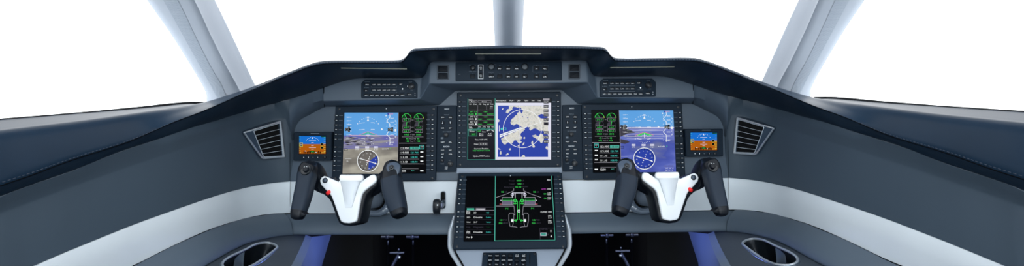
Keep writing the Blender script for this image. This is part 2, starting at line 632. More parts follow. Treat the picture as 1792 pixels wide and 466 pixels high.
# window sills
for m, side in ((1, 'left'), (-1, 'right')):
    bm = B(); grid(bm, hood_rows(13, 24))
    o = obj('window_sill_pad', bm, LEATH, m=m, sharp=60)
    tag(o, 'dark navy leather padded sill under the %s side window, with a stitched seam' % side, 'sill pad', 'padded leather window sills')
    sp = seam_tube(13, 24, off=W(0.0008, -.0012, .0002))
    bm = B(); tube(bm, sp, .0010, 6)
    obj('seam', bm, SEAM, o, m=m)
    st = obj('stitching', stitch_bm(up_from_seam(13, 24, .06), False, W(.002, 0, 0)), STITCH, o, m=m)
    st['kind'] = 'stuff'
    # joint line between sill pad and hood
    # dark gasket along the foot of the side window
    bm = B()
    gp = [P(356, 178.4, 1.325), P(338, 180.6, 1.30), P(290, 184.6, 1.205), P(250, 188.4, 1.134), P(150, 197, .98), P(60, 204.5, .872), P(0, 209.3, .812), P(-70, 215.6, .752), P(-170, 223.6, .685)]
    gp = cr(gp, 6) + [W(gp[-1].x, -.9, gp[-1].z)]
    rows = []
    for i, p in enumerate(gp):
        w = lerp(.0, .0045, min(1, i / 8)) if i < 8 else lerp(.0045, .0012, min(1, (i - 8) / 16))
        rows.append([p + W(-.006, 0, -.004), p + W(-.006, 0, w), p + W(-.001, 0, w), p + W(.004, 0, -.004)])
    grid(bm, rows, True)
    o2 = obj('window_gasket', bm, BLACK, m=m)
    tag(o2, 'thin black rubber gasket along the foot of the %s side window' % side, 'gasket', 'side window gaskets')

# ---- side walls
TOP = [(-170, 428), (-70, 380), (0, 343.5), (15, 336.5), (62, 320), (125, 298.3), (187, 272.7), (285, 240), (350, 218.2), (400, 204), (448, 189.6), (470, 183.6), (490, 178.2), (507, 173.5)]
CREASE = [(-170, 440), (-70, 401), (0, 376), (57, 355), (162, 316), (275, 277), (387, 240), (448, 221.5), (490, 208.5), (507, 212)]
BOT = [(-170, 566), (-70, 520), (0, 491), (57, 466.5), (115, 441.5), (175, 417), (230, 395), (275, 378.5), (357, 350), (400, 336.5), (448, 325.2), (480, 320.3), (512, 317.3)]
BOT2 = [(-70, 600), (100, 521), (232, 466), (300, 432), (362, 404), (400, 391), (448, 378.5), (470, 375.6), (490, 374.1), (512, 373.6)]
XS = [-170, -120, -70, -30, 0, 15, 40, 62, 95, 125, 155, 187, 220, 250, 285, 320, 350, 375, 400, 425, 448, 460, 470, 480, 490, 500, 507]
def sm(tab):
    pts = cr([W(x, y, 0) for x, y in tab], 8)
    return [(p.x, p.y) for p in pts]
TOPs, CREs, BOTs, BOT2s = TOP, sm(CREASE), sm(BOT), sm(BOT2)
def wall_rows():
    rows = []
    for x in XS:
        yt, yc, yb = table(TOPs, x), table(CREs, x), table(BOTs, x)
        d = D(x)
        last = x == 507
        t = P(x, yt, d - (.02 if x > 480 else 0) - .0 + (0 if x < 450 else -.01))
        if last:
            c = P(512, 245, 1.43); b = P(512, 317.3, 1.428)
        else:
            c = P(x, yc, d + .012 * min(1, max(0, (500 - x) / 120))); b = P(x, yb, d)
        r = []
        mid1 = (t + c) / 2 + W(.001, 0, 0)
        r = [t + W(-.012, .004, -.004), t + W(-.001, 0, 0.0), t + W(.0005, 0, -.002), mid1, c + W(0, 0, .004), c, c + (b - c) * .04, (c + b) / 2, c + (b - c) * .97, b, b + W(-.012, .004, 0)]
        rows.append(r)
    return [[W(p.x, -.9, p.z) for p in rows[0]]] + rows
def band_pts(x, kind):
    d = D(x)
    if kind == 0:
        return P(x, table(BOTs, x), d + .0015)
    return P(x, table(BOT2s, x), d + .0015)
XB = [-70, -30, 0, 30, 60, 95, 125, 155, 187, 220, 250, 285, 320, 350, 375, 400, 412, 425, 437, 448, 460, 470, 480, 490, 500, 507.5]
CP = Plane.through(P(515, 411, 1.37), P(359, 466, 1.07), P(510, 466, 1.17))
ROLLB = sm([(-70, 700), (100, 600), (200, 550), (290, 502), (359, 466), (385, 450.5), (412, 436), (448, 421.5), (470, 417), (497, 412.6), (519, 411.3)])
ROLLM = [(-70, 560, .60), (100, 505, .735), (232, 490, .885), (300, 458, .985), (362, 430, 1.10), (400, 413.5, 1.19), (448, 398, 1.30), (475, 393, 1.345), (500, 391, 1.375)]
ROLLP = [((x0, y0), (x1, y1)) for (x0, y0), (x1, y1) in [
  ((-70, 600), (30, 640)), ((100, 521), (180, 560)), ((180, 488), (250, 524)), ((232, 466), (300, 497)), ((300, 432), (359, 466)), ((362, 404), (412, 436)), ((400, 391), (436, 425.5)), ((448, 378.5), (470, 417)), ((475, 375), (495, 412.9)), ((497, 373.8), (512, 411.4))]]
def on_cp(x, y, lift=0):
    return CP.hit(x, y, lift)
def roll_rows(n=5):
    secs = []
    for (a, b) in ROLLP:
        t = P(a[0], a[1], D(a[0]) + .001)
        q = on_cp(b[0], table(ROLLB, b[0]), .0)
        inw = (q - t); inw.z = 0
        v = W(0, 0, q.z - t.z)
        # a rolled cushion: straight out at the top, down the front, under at the foot
        s = [t + W(0, 0, -.002) - inw * .2, t, t + inw * .28 + v * .05, t + inw * .62 + v * .17, t + inw * .88 + v * .40, t + inw * 1.0 + v * .72, q, q - inw * .25 + v * .06]
        secs.append(s)
    secs = [[W(p.x, -.9, p.z) for p in secs[0]]] + secs
    rows = [cr([s[j] for s in secs], n) for j in range(8)]
    return [cr(list(c), 3) for c in zip(*rows)]
WALL = {}
for m, side in ((1, 'left'), (-1, 'right')):
    # inner skin of the fuselage below the sill is the wall itself
    bm = B(); grid(bm, wall_rows())
    w = obj('wall_%s' % side, bm, GREYW, m=m, kind='structure', sharp=50)
    WALL[m] = w
    w['label'] = 'grey satin side lining below the %s leather sill' % side
    bm = B()
    rows = []
    for x in XB:
        a, b = band_pts(x, 0), band_pts(x, 1)
        rows.append([a + W(-.012, 0, 0), a, a + (b - a) * .015 + W(.001, -.001, 0), (a + b) / 2 + W(.001, -.001, 0), b + W(.001, -.001, .001), b + W(-.012, 0, 0)])
    grid(bm, [[W(p.x, -.9, p.z) for p in rows[0]]] + rows)
    obj('accent_band', bm, WHITE, w, m=m, label='pearl white band', sharp=50)
    bm = B(); grid(bm, roll_rows())
    obj('padded_roll', bm, GREYR, w, m=m, sharp=60)
    bm = B()
    pts = [P(507.5, y, 1.4205) + (EYE - P(507.5, y, 1.4205)).normalized() * .0015 for y in (250, 280, 300, 317)] + [P(508, y, 1.4205) + (EYE - P(508, y, 1.42)).normalized() * .0022 for y in (318, 345, 373.5)]
    tube(bm, pts, .0005, 6)
    obj('joint_line', bm, SEAM, w, m=m)
    # thin dark joint between band and padded roll
    bm = B()
    tube(bm, cr([P(x, table(BOT2s, x) + .6, D(x) - .001) for x in XB if x < 505], 3), .0012, 6)
    obj('joint_line', bm, SEAM, w, m=m)
    # outer skin behind, down to the floor
    bm = B()
    pts = [W(-.87, -1.3, 0), W(-.87, .9, 0), W(-.87, 1.40, 0), W(-.80, 1.60, 0), W(-.70, 1.75, 0), W(-.55, 1.95, 0)]
    grid(bm, [[p + W(0, 0, .0) for p in pts], [p + W(0, 0, H - .11) for p in pts]])
    obj('outer_skin', bm, SKIN, w, m=m)

# ---- floor, front bulkhead, back wall, ceiling
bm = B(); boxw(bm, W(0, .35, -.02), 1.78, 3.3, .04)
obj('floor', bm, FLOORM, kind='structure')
bm = B(); boxw(bm, W(0, 1.99, (H + .0) / 2), 1.3, .04, H - .02)
obj('wall_front', bm, BULK, kind='structure')
bm = B(); boxw(bm, W(0, -1.32, .86), 1.8, .04, 1.72)
obj('wall_back', bm, BACKW, kind='structure')
bm = B()
rows = []
for y in (-1.34, -.6, 0, .5, .9):
    rows.append([W(x, y, H + z) for x, z in ((-.70, .40), (-.66, .47), (-.5, .53), (0, .56), (.5, .53), (.66, .47), (.70, .40), (.72, .44), (.5, .58), (0, .61), (-.5, .58), (-.72, .44))])
vs = grid(bm, rows, True)
obj('ceiling', bm, CEIL, kind='structure')

# ---- windows: curved panes
def pane(name, low, top, m):
    bm = B()
    lo, hi = cr(low, 5), cr(top, 5)
    rows = []
    for f in (0, .25, .5, .75, 1):
        rows.append([a.lerp(b, f) + (W(a.x, 0, 0).normalized() * .02 if abs(a.x) > .2 else W(0, .0, 0)) * math.sin(math.pi * f) for a, b in zip(lo, hi)])
    thick = [[p + (p - (EYE + W(0, .2, 0))).normalized() * .006 for p in r] for r in rows]
    grid(bm, rows); grid(bm, thick)
    o = obj(name, bm, GLASS, m=m, kind='structure', recalc=False)
    return o
E = lambda x, y, z: EYE + W(x, y, z)
side_low = [E(-.862, -1.25, -.105), E(-.862, 0, -.1), E(-.862, .55, -.098), E(-.858, .95, -.094), E(-.852, 1.30, -.090), E(-.85, 1.44, -.085)]
side_top = [E(-.72, -1.25, .42), E(-.72, 0, .42), E(-.72, .30, .42), E(-.72, .55, .42), E(-.72, .75, .42), E(-.72, .86, .42)]
front_low = [E(-.80, 1.54, -.08), E(-.70, 1.64, -.062), E(-.55, 1.74, -.03), E(-.36, 1.83, .006), E(-.2, 1.875, .04), E(-.03, 1.89, .05)]
front_top = [E(-.68, .90, .44), E(-.56, .96, .50), E(-.42, 1.0, .54), E(-.28, 1.02, .56), E(-.15, 1.03, .57), E(-.03, 1.035, .575)]
n = 0
for nm, lo, hi, m in (('window_1', side_low, side_top, 1), ('window_2', front_low, front_top, 1), ('window_3', front_low, front_top, -1), ('window_4', side_low, side_top, -1)):
    o = pane(nm, lo, hi, m)

# ---- window posts
POST = [ # y, depth, O, O2, S, Rg, T, I
 (-110, .90, 170, 196, 208, 238, 270, 322), (-80, .95, 203, 222, 234, 262, 292, 340), (0, 1.10, 257, 270, 284, 311, 342, 376), (60, 1.22, 299, 309, 318, 340, 370, 405), (116, 1.33, 334, 341, 349, 368, 398, 431), (150, 1.40, 354, 361, 368, 388, 417, 447), (166, 1.425, 361, 369, 376, 395, 425, 455), (174, 1.44, 361, 372, 380, 400, 429, 459), (205, 1.49, 366, 384, 392, 415, 442, 472)]
for m, side in ((1, 'left'), (-1, 'right')):
    secs = []
    for y, d, o_, o2, s_, r_, t_, i_ in POST:
        secs.append([P(o_ + 4, y, d + .10), P(o_, y, d + .026), P((o_ + o2) / 2 - .5, y, d + .009), P(o2, y, d + .001), P(s_, y, d - .002), P((s_ + r_) / 2, y, d - .007), P(r_, y, d - .0105), P((r_ + t_) / 2, y, d - .0135), P(t_ - 7, y, d - .0145), P(t_ - 2, y, d - .010), P(t_ + 2, y, d + .012), P(lerp(t_, i_, .35), y, d + .045), P(i_ - 2, y, d + .13), P(i_, y, d + .14), P(i_ - 4, y, d + .2)])
    cols = list(zip(*[cr(list(r), 4) for r in zip(*secs)]))
    bm = B()
    grid(bm, [list(c) for c in cols])
    # close the back so the post is a solid moulding
    bm2 = [[c[0], c[-1]] for c in cols]
    grid(bm, bm2)
    o = obj('trim_%d' % (1 if m > 0 else 3), bm, PILLAR, m=m, kind='structure', sharp=50)
    o['label'] = 'silver-grey post between the windscreen and the %s side window' % side
    bm = B()
    rows = []
    for c in cols[:-1]:
        q = [c[4].lerp(c[5], .1), c[4].lerp(c[5], .6), c[5], c[5].lerp(c[6], .5), c[6]]
        rows.append([p + (EYE - p).normalized() * .0012 for p in q])
    grid(bm, rows)
    obj('perforated_fabric', bm, FABRIC, o, m=m, label='perforated silver fabric facing')
secs = []
for y, d, l, r in ((-110, 1.40, 854, 925), (0, 1.62, 862, 917.5), (79, 1.80, 866, 913.5), (110, 1.88, 868, 912)):
    w = r - l
    secs.append([P(l + 3, y, d + .16), P(l, y, d + .10), P(l + w * .13, y, d + .03), P(l + w * .26, y, d), P(l + w * .36, y, d - .01), P(l + w * .5, y, d - .013), P(l + w * .64, y, d - .01), P(l + w * .74, y, d), P(l + w * .87, y, d + .03), P(r, y, d + .10), P(r - 3, y, d + .16)])
bm = B(); grid(bm, secs, True)
o = obj('trim_2', bm, PILLAR, kind='structure', sharp=50)
o['label'] = 'silver-grey centre post of the windscreen'
bm = B()
for x in (860.5, 919.5):
    tube(bm, [P(x - 2 if x < 890 else x + 1, -40, 1.78), P(x + .5 if x < 890 else x - 1, 84, 1.92)], .0007, 5)
obj('glass_edge', bm, CHRDK, o)

# ================================================================== instrument panel
panel = thing('instrument_panel', 'grey instrument panel spanning the cockpit below the glareshield, holding the displays', 'instrument panel', W(0, 1.45, .55))
def polyobj(name, faces, m_, bevel, parent, both=True, label=None, sharp=25):
    bm = B()
    vm = {}
    def vert(p):
        k = tuple(round(c, 5) for c in p)
        if k not in vm:
            vm[k] = bm.verts.new(p)
        return vm[k]
    for f in faces:
        for s in ((1, -1) if both else (1,)):
            pts = [W(p.x * s, p.y, p.z) for p in f]
            if s < 0:
                pts = pts[::-1]
            v = [vert(p) for p in pts]
            u = []
            for q in v:
                if q not in u:
                    u.append(q)
            try:
                bm.faces.new(u)
            except ValueError:
                pass
    bmesh.ops.remove_doubles(bm, verts=bm.verts, dist=1e-5)
    bmesh.ops.recalc_face_normals(bm, faces=bm.faces)
    if bevel:
        es = [e for e in bm.edges if len(e.link_faces) == 2 and e.calc_face_angle(0) > .2]
        bmesh.ops.bevel(bm, geom=es, offset=bevel, segments=3, profile=.5, affect='EDGES', clamp_overlap=True)
    return obj(name, bm, m_, parent, label=label, sharp=sharp)
# fascia with the two audio panels, the guidance panel and the sloping faces between
ct = lambda x, y: CF.hit(x, y)
rt = lambda x, y: RF.hit(x, y)
mt = lambda x, y: MP.hit(x, y)
A1, A2 = ct(753, 100), ct(750.5, 147)
A2c = CF.hit(CX, 147); A2c.x = 0
A1c = CF.hit(CX, 100); A1c.x = 0
B1, B2 = rt(739, 128), rt(735, 174)
B3, B4 = rt(566, 140), rt(566, 177.5)
B5 = rt(560, 128)
C1 = mt(797, 159); C1c = MP.hit(CX, 159); C1c.x = 0
C2, C3 = mt(769, 184.5), mt(566, 187)
polyobj('upper_fascia', [
    [A1c, A1, A2, A2c], [A1, B1, B2, A2], [B1, B5, B3, B4, B2],
    [A2c, A2, C1, C1c], [A2, B2, C2, C1], [B2, B4, C3, C2]], GREY, .0045, panel)
# corner piece that sweeps from the side lining up under the hood
O = cr([P(507, 173.5, 1.388), P(525, 166, 1.383), P(545, 158, 1.376), P(567.5, 148, 1.3755)], 5)
I = cr([P(512, 245, 1.43), P(514.5, 226, 1.436), P(524, 211, 1.444), P(544, 199.5, 1.449), P(568, 187, 1.4525)], 5)
def resample(pts, n):
    out = []
    for i in range(n):
        t = i / (n - 1) * (len(pts) - 1)
        k = min(int(t), len(pts) - 2)
        out.append(pts[k].lerp(pts[k + 1], t - k))
    return out
O, I = resample(O, 21), resample(I, 21)
for m in (1, -1):
    bm = B()
    rows = [[p + W(0, .004, .01) for p in O], O]
    for f in (.25, .5, .75):
        r = []
        for i, (a, b) in enumerate(zip(O, I)):
            w_ = max(0, (i - 8) / 12) ** 1.5
            edge = {.25: RF.hit(567.5, 163), .5: RF.hit(567.5, 177.5), .75: RF.hit(567.5, 177.5).lerp(MP.hit(567.5, 187), .5)}[f]
            r.append((a.lerp(b, f) + W(0, -.010 * math.sin(math.pi * f), 0)).lerp(edge, w_))
        rows.append(r)
    rows += [[p + W(0, -.006, 0) for p in I], [p + W(0, .012, -.001) for p in I]]
    grid(bm, rows)
    obj('corner_fascia', bm, GREY, panel, m=m, sharp=45)
    bm = B(); tube(bm, [P(566.8, y, 1.372) + W(0, -.001, 0) for y in (147, 160, 177)] + [P(568.5, 187, 1.452) + W(0, -.002, 0)], .0011, 6)
    obj('joint_line', bm, SEAM, panel, m=m)
# main face behind the displays
pts = [(508, 186), (800, 156), (CX, 156)]
bm = B()
h = [MP.to2(506, 200), MP.to2(560, 186), MP.to2(768, 183), MP.to2(790, 156), MP.to2(CX, 155)]
lowb = [MP.to2(506, 318), MP.to2(CX, 318)]
half = [h[0], h[1], h[2], h[3]]
poly = [lowb[0]] + half
poly = poly + [(-a, b) for a, b in poly[::-1]]
prism(bm, MP, poly, -.02, 0)
obj('main_face', bm, GREY, panel)
# white band in front of the pilot and the padded knee roll, left and right
for m in (1, -1):
    bm = B()
    rows = []
    for x in (508.5, 520, 600, 700, 770, 808):
        a, b = P(x, 317.3, 1.424), P(x, 374, 1.420)
        rows.append([a + W(0, .012, .0), a, a + W(0, -.0025, -.0012), (a + b) / 2 + W(0, -.003, 0), b + W(0, -.0025, .001), b + W(0, .012, 0)])
    grid(bm, rows)
    obj('accent_band', bm, WHITE, panel, m=m, label='pearl white band')
    bm = B()
    secs = []
    for x, sx in ((496, 512), (530, 536), (600, 600), (700, 700), (770, 770), (812, 812)):
        t = P(x, 374, 1.4235)
        q = P(sx, 411.3, 1.37)
        t2 = P(sx, 374, 1.42); t = P(x, 373.8, 1.4225)
        secs.append([t + W(0, .01, 0), t, t.lerp(q, .0) + W(0, -.018, -.003), t.lerp(q, .25) + W(0, -.022, -.000), t.lerp(q, .55) + W(0, -.020, 0), t.lerp(q, .85) + W(0, -.010, 0), q, q + W(0, .012, -.001), q + W(0, .30, .02)])
    rows = [cr([s[j] for s in secs], 4) for j in range(9)]
    grid(bm, [cr(list(c), 3) for c in zip(*rows)])
    obj('knee_roll', bm, GREYR, panel, m=m, sharp=60)
    bm = B(); tube(bm, [P(x, 374.2, 1.4185) for x in (497, 600, 700, 808)], .0012, 6)
    obj('joint_line', bm, SEAM, panel, m=m)
    bm = B(); tube(bm, [P(496 + 16 * f, 374 + 37 * f, 1.42 - .05 * f - .02 * math.sin(math.pi * min(1, f * 1.1))) for f in (0, .15, .3, .5, .7, .85, 1)], .0008, 6)
    obj('joint_line', bm, SEAM, panel, m=m)

# ================================================================== side consoles, cup holders
CUPS = [(484.5, 433.5), (478, 428.2), (467.5, 426), (457, 426.6), (447.6, 428.6), (439, 432.3), (430.6, 437), (414, 445), (400, 451.8), (391.5, 458), (388.5, 464), (391.5, 469.5), (402, 473), (416, 473.2), (430, 470.5), (442, 465.5), (455, 457.5), (467.5, 448.6), (478, 440.5)]
INN = [(534.5, 411.2), (532.5, 418), (528, 429), (522, 442), (515.5, 455), (509.5, 466), (497, 489), (478, 520), (455, 555), (430, 590)]
FOLD = [(545.5, 411.5), (543, 420), (539, 433), (534, 446), (529, 457), (524.5, 466), (514, 487), (497, 516), (476, 550), (452, 585)]
for m, side in ((1, 'left'), (-1, 'right')):
    inner_top = [on_cp(x, y) for x, y in INN]
    con = thing('side_console', 'dark grey %s side console with a cup holder, below the padded roll' % side, 'console', W(-.62, 1.15, .3), 'side consoles', m)
    rim = cr([on_cp(x, y, .0) for x, y in CUPS], 3, True)
    outer_px = [(x, y) for x, y in ROLLB if 200 < x < 530][::-1]
    outer = [on_cp(x, y, -.002) for x, y in outer_px]
    outer = outer + [on_cp(300, 590)] + inner_top[::-1]
    bm = B()
    def loop(pts):
        vs = [bm.verts.new(p) for p in pts]
        return [bm.edges.new((vs[i], vs[(i + 1) % len(vs)])) for i in range(len(vs))]
    es = loop(outer) + loop(rim)
    bmesh.ops.triangle_fill(bm, use_beauty=True, use_dissolve=False, edges=es)
    obj('console_top', bm, GREYC, con, m=m)
    # chamfered lip, then the inner side that drops to the floor
    inner_fold = [P(x, y, (on_cp(*INN[i]) - EYE).y + .012) + W(.0, 0, -.006) for i, (x, y) in enumerate(FOLD)]
    bm = B(); grid(bm, [inner_top, inner_fold])
    obj('console_lip', bm, COLM, con, m=m)  # lighter grey than the top stands in for overhead light on the lip
    bm = B()
    t0 = inner_fold
    front = P(579.5, 411, 1.66); front_b = P(563, 466, 1.56)
    down = [W(p.x + .0, p.y, .02) for p in t0]
    fr = [front, front_b, W(front_b.x + .02, front_b.y - .1, .02)]
    # side sheet: from the lip forward to the bulkhead and down
    rows = []
    for i, p in enumerate(t0):
        e = front.lerp(front_b, i / 5) if i <= 5 else front_b + W(.012, -.05, -.05) * (i - 5)
        rows.append([p, p.lerp(e, .5), e])
    rows.append([W(t0[9].x, t0[9].y, .02), W(-.5, .95, .02), W(-.42, 1.1, .02)])
    grid(bm, rows)
    obj('console_side', bm, COLM, con, m=m)
    cup = thing('cup_holder', 'chrome-rimmed oval double cup holder sunk into the %s console' % side, 'cup holder', on_cp(437, 450), 'cup holders', m)
    rr = [p + CP.n * .001 for p in rim]
    bm = B(); tube(bm, rr, .0030, 8, True)
    obj('rim', bm, CHROME, cup, m=m)
    bm = B()
    c0 = sum(rim, Vector()) / len(rim)
    outl = [p + (p - c0).normalized() * .0065 + CP.n * .0008 for p in rim]
    grid(bm, [[p + (p - c0).normalized() * .0075 - CP.n * .001 for p in rim], outl, [p + CP.n * .0016 for p in rim]], True)
    obj('rim_flange', bm, CHRDK, cup, m=m)
    bm = B()
    dn = -CP.n
    rows = [[p.lerp(c0, .01) for p in rim], [p.lerp(c0, .04) + dn * .01 for p in rim], [p.lerp(c0, .10) + dn * .055 for p in rim], [p.lerp(c0, .22) + dn * .068 for p in rim]]
    vs = grid(bm, rows, True)
    bm.faces.new(vs[-1])
    obj('liner', bm, WELL, cup, m=m)
    # saddle between the two wells
    bm = B()
    a0, a1 = on_cp(428, 441, -.004), on_cp(431, 468, -.004)
    b0, b1 = on_cp(412, 448, -.004), on_cp(414, 470, -.004)
    rows = []
    for f in (0, .2, .4, .6, .8, 1):
        sag = -.018 * math.sin(math.pi * f)
        pa, pb = a0.lerp(a1, f) + CP.n * sag, b0.lerp(b1, f) + CP.n * (sag - .004)
        rows.append([pa + dn * .055, pa, pa.lerp(pb, .5) + CP.n * .003, pb, pb + dn * .055])
    grid(bm, rows)
    obj('divider', bm, CHRDK, cup, m=m)
# ================================================================== displays
def pic_terrain(name, sea):
    """synthetic terrain under the flight symbols: hazy flats and water drawn in long flat streaks"""
    def build(nt):
        tc = nd(nt, 'TexCoord')
        mp = nd(nt, 'Mapping')
        mp.inputs['Scale'].default_value = (9, 9, 62)
        nt.links.new(tc.outputs['Object'], mp.inputs['Vector'])
        nz = nd(nt, 'TexNoise', Scale=1.0, Detail=5.0, Roughness=.55, Distortion=.6)
        nt.links.new(mp.outputs[0], nz.inputs['Vector'])
        if sea:
            st = [(.0, (60, 70, 150)), (.40, (86, 100, 178)), (.55, (112, 124, 200)), (.72, (150, 158, 210)), (.9, (176, 170, 196))]
        else:
            st = [(.0, (74, 76, 150)), (.38, (98, 100, 176)), (.5, (120, 118, 160)), (.58, (150, 148, 150)), (.75, (120, 118, 116)), (.95, (170, 166, 160))]
        return ramp(nt, st, nz.outputs['Fac']).outputs[0]
    return picture(name, build)
def pic_ground(name, sea):
    def build(nt):
        tc = nd(nt, 'TexCoord')
        mp = nd(nt, 'Mapping')
        mp.inputs['Scale'].default_value = (8, 8, 20)
        mp.inputs['Rotation'].default_value = (0, .5, 0)
        nt.links.new(tc.outputs['Object'], mp.inputs['Vector'])
        nz = nd(nt, 'TexNoise', Scale=1.1, Detail=3.0, Roughness=.5)
        nt.links.new(mp.outputs[0], nz.inputs['Vector'])
        if sea:
            st = [(.25, (120, 126, 150)), (.42, (70, 84, 168)), (.55, (84, 98, 182)), (.7, (120, 132, 204)), (.85, (92, 104, 190))]
        else:
            st = [(.25, (92, 88, 84)), (.42, (134, 130, 122)), (.55, (168, 164, 152)), (.7, (190, 186, 172)), (.85, (150, 146, 138))]
        return ramp(nt, st, nz.outputs['Fac']).outputs[0]
    return picture(name, build)
def pic_sky(name):
    def build(nt):
        tc = nd(nt, 'TexCoord')
        nz = nd(nt, 'TexNoise', Scale=6.0, Detail=2.0)
        nt.links.new(tc.outputs['Object'], nz.inputs['Vector'])
        return ramp(nt, [(.3, (84, 152, 218)), (.7, (104, 172, 232))], nz.outputs['Fac']).outputs[0]
    return picture(name, build)
def pic_land(name):
    def build(nt):
        tc = nd(nt, 'TexCoord')
        nz = nd(nt, 'TexNoise', Scale=95.0, Detail=7.0, Roughness=.68)
        nt.links.new(tc.outputs['Object'], nz.inputs['Vector'])
        return ramp(nt, [(.2, (140, 144, 142)), (.40, (190, 192, 186)), (.5, (226, 222, 212)), (.58, (200, 203, 200)), (.68, (236, 228, 220)), (.8, (172, 180, 186))], nz.outputs['Fac']).outputs[0]
    return picture(name, build)
LAND = pic_land('map_land_relief')
TERR = {0: pic_terrain('synthetic_coast', False), 1: pic_terrain('synthetic_sea', True)}
GRND = {0: pic_ground('synthetic_flats', False), 1: pic_ground('synthetic_water', True)}
SKYP = pic_sky('synthetic_sky')

def picmesh(name, pl, polys, m_, parent, h):
    bm = B()
    for p in polys:
        bm.faces.new([bm.verts.new(pl.at(a, b, h)) for a, b in pl.poly(p, h)])
    bmesh.ops.triangulate(bm, faces=bm.faces)
    return obj(name, bm, m_, parent, recalc=False, flat=True)

def display(name, label, pl, fr, sc, left_b, right_b, group=None, th=.024, screws=True, lean=(0, 0)):
    """bezel with a sunk screen, side keys and the short marks that join key and screen"""
    loc = pl.hit((fr[3][0] + fr[2][0]) / 2, (fr[3][1] + fr[2][1]) / 2)
    t = thing(name, label, 'cockpit display', loc, group)
    bz = pl.poly(fr)
    inn = pl.poly(sc)
    bm = B()
    N = 6
    o2 = rnd(bz, .004, N - 1)
    i2 = rnd([inn[0], inn[1], inn[2], inn[3]], .0015, N - 1)
    ring(bm, pl, o2, i2, -th, 0, .0016)
    obj('bezel', bm, BEZ, t)
    bm = B()
    prism(bm, pl, inset(inn, -.001), -th + .002, -.0022)
    scr = obj('screen', bm, SBLK, t)
    # keys
    first = None
    for x0, x1, ys, sx in ((left_b[0], left_b[1], left_b[2], 1), (right_b[0], right_b[1], right_b[2], -1)):
        for i, y in enumerate(ys):
            f = (y - fr[0][1]) / (fr[3][1] - fr[0][1])
            x = lerp(x0, x1, f)
            bm = B()
            prism(bm, pl, rnd(box2(pl, x - 3.0, y - 1.35, x + 3.0, y + 1.35), .0012, 2), -.001, .0034, .0012)
            k = obj('button', bm, BTN, t)
    d = Draw(pl, .0002)
    for x0, x1, ys, sx in ((left_b[0], left_b[1], left_b[2], 1), (right_b[0], right_b[1], right_b[2], -1)):
        for y in ys:
            f = (y - fr[0][1]) / (fr[3][1] - fr[0][1])
            x = lerp(x0, x1, f)
            d.line([(x + sx * 4.6, y), (x + sx * 10.5, y)], .55, cLEGD)
    mx, my = (fr[0][0] + fr[1][0]) / 2, fr[0][1] + 4.5
    d.dot(mx, my, .7, cLEG)
    d.done('marking', t)
    d = Draw(pl, .0038)
    for x0, x1, ys in (left_b, right_b):
        for y in ys:
            f = (y - fr[0][1]) / (fr[3][1] - fr[0][1])
            x = lerp(x0, x1, f)
            d.rect(x - 1.5, y - .35, x + 1.5, y + .35, cLEG)
    d.done('legend', t)
    if screws:
        for (x, y) in ((lerp(fr[0][0], fr[1][0], .035), fr[0][1] + 5), (lerp(fr[0][0], fr[1][0], .965), fr[0][1] + 5), (lerp(fr[3][0], fr[2][0], .035), fr[3][1] - 5), (lerp(fr[3][0], fr[2][0], .965), fr[3][1] - 5)):
            bm = B(); disc(bm, pl, x, y, 2.3, -.001, .0014, .0006, 16)
            obj('knob', bm, KNOB, t)
    return t, scr

def gauges(d, x, y, n1, itt, n2, ff, second=22):
    for k in (0, 1):
        cx = x + k * second
        d.poly([(cx, y)] + [(cx + 7.6 * math.cos(math.radians(a)), y - 7.2 * math.sin(math.radians(a))) for a in range(178, 110, -8)], cDGR)
        d.arc(cx, y, 8, 0, 178, .7, cGRN)
        d.arc(cx, y, 8, 0, 14, .9, cYEL, 4)
        d.line([(cx, y), (cx - 3.6, y - 7)], .8, cGRN)
        d.rect(cx - 6.6, y + .6, cx + 6.6, y + 6, cBLK)
        d.frame(cx - 6.6, y + .6, cx + 6.6, y + 6, .5, cGRY)
        d.text(n1, cx, y + 3.3, 3.1, cGRN, 10)
        y2 = y + 13.5
        d.poly([(cx, y2)] + [(cx + 7.6 * math.cos(math.radians(a)), y2 - 6.6 * math.sin(math.radians(a))) for a in range(178, 84, -8)], cDIM)
        d.arc(cx, y2, 7.6, 0, 178, .4, cDIM)
        d.line([(cx - .4, y2), (cx + .6, y2 - 6.8)], .8, cGRN)
        d.rect(cx - 6.6, y2 + .3, cx + 6.6, y2 + 5.6, cBLK)
        d.frame(cx - 6.6, y2 + .3, cx + 6.6, y2 + 5.6, .5, cGRY)
        d.text(itt, cx, y2 + 3, 3.1, cGRN, 8.4)
        d.frame(cx - 6.6, y2 + 7, cx + 6.6, y2 + 11.6, .45, cGRY)
        d.text(n2, cx, y2 + 9.3, 3.0, cGRN, 8.4)
        d.text(ff, cx, y2 + 15, 2.9, cGRN, 8.4)
        d.text('45', cx + (1 - 2 * k) * 1.2, y2 + 22, 2.7, cGRN, 4.2)
        d.text('+52', cx + (1 - 2 * k) * 1.2, y2 + 26.6, 2.7, cGRN, 6.4)
    mx = x + second / 2
    d.text('N1', mx, y + 3, 2, cGRY)
    d.text('ITT', mx, y + 16.4, 2, cGRY)
    d.text('N2', mx, y + 22.8, 2, cGRY)
    d.text('FF LB/H', mx, y + 28.6, 1.9, cGRY, 8)
    d.line([(x - 8, y + 32.6), (mx - 3, y + 32.6)], .5, cGRY)
    d.line([(mx + 3, y + 32.6), (x + second + 8, y + 32.6)], .5, cGRY)
    d.text('OIL', mx, y + 32.6, 1.8, cGRY, 4)
    d.text('Press PSI', mx, y + 35.6, 2, cGRY, 11)
    d.text('Temp \u00b0C', mx, y + 40.2, 2, cGRY, 9)
    d.line([(x - 13, y + 43.6), (x + second + 15, y + 43.6)], .8, cGRY)

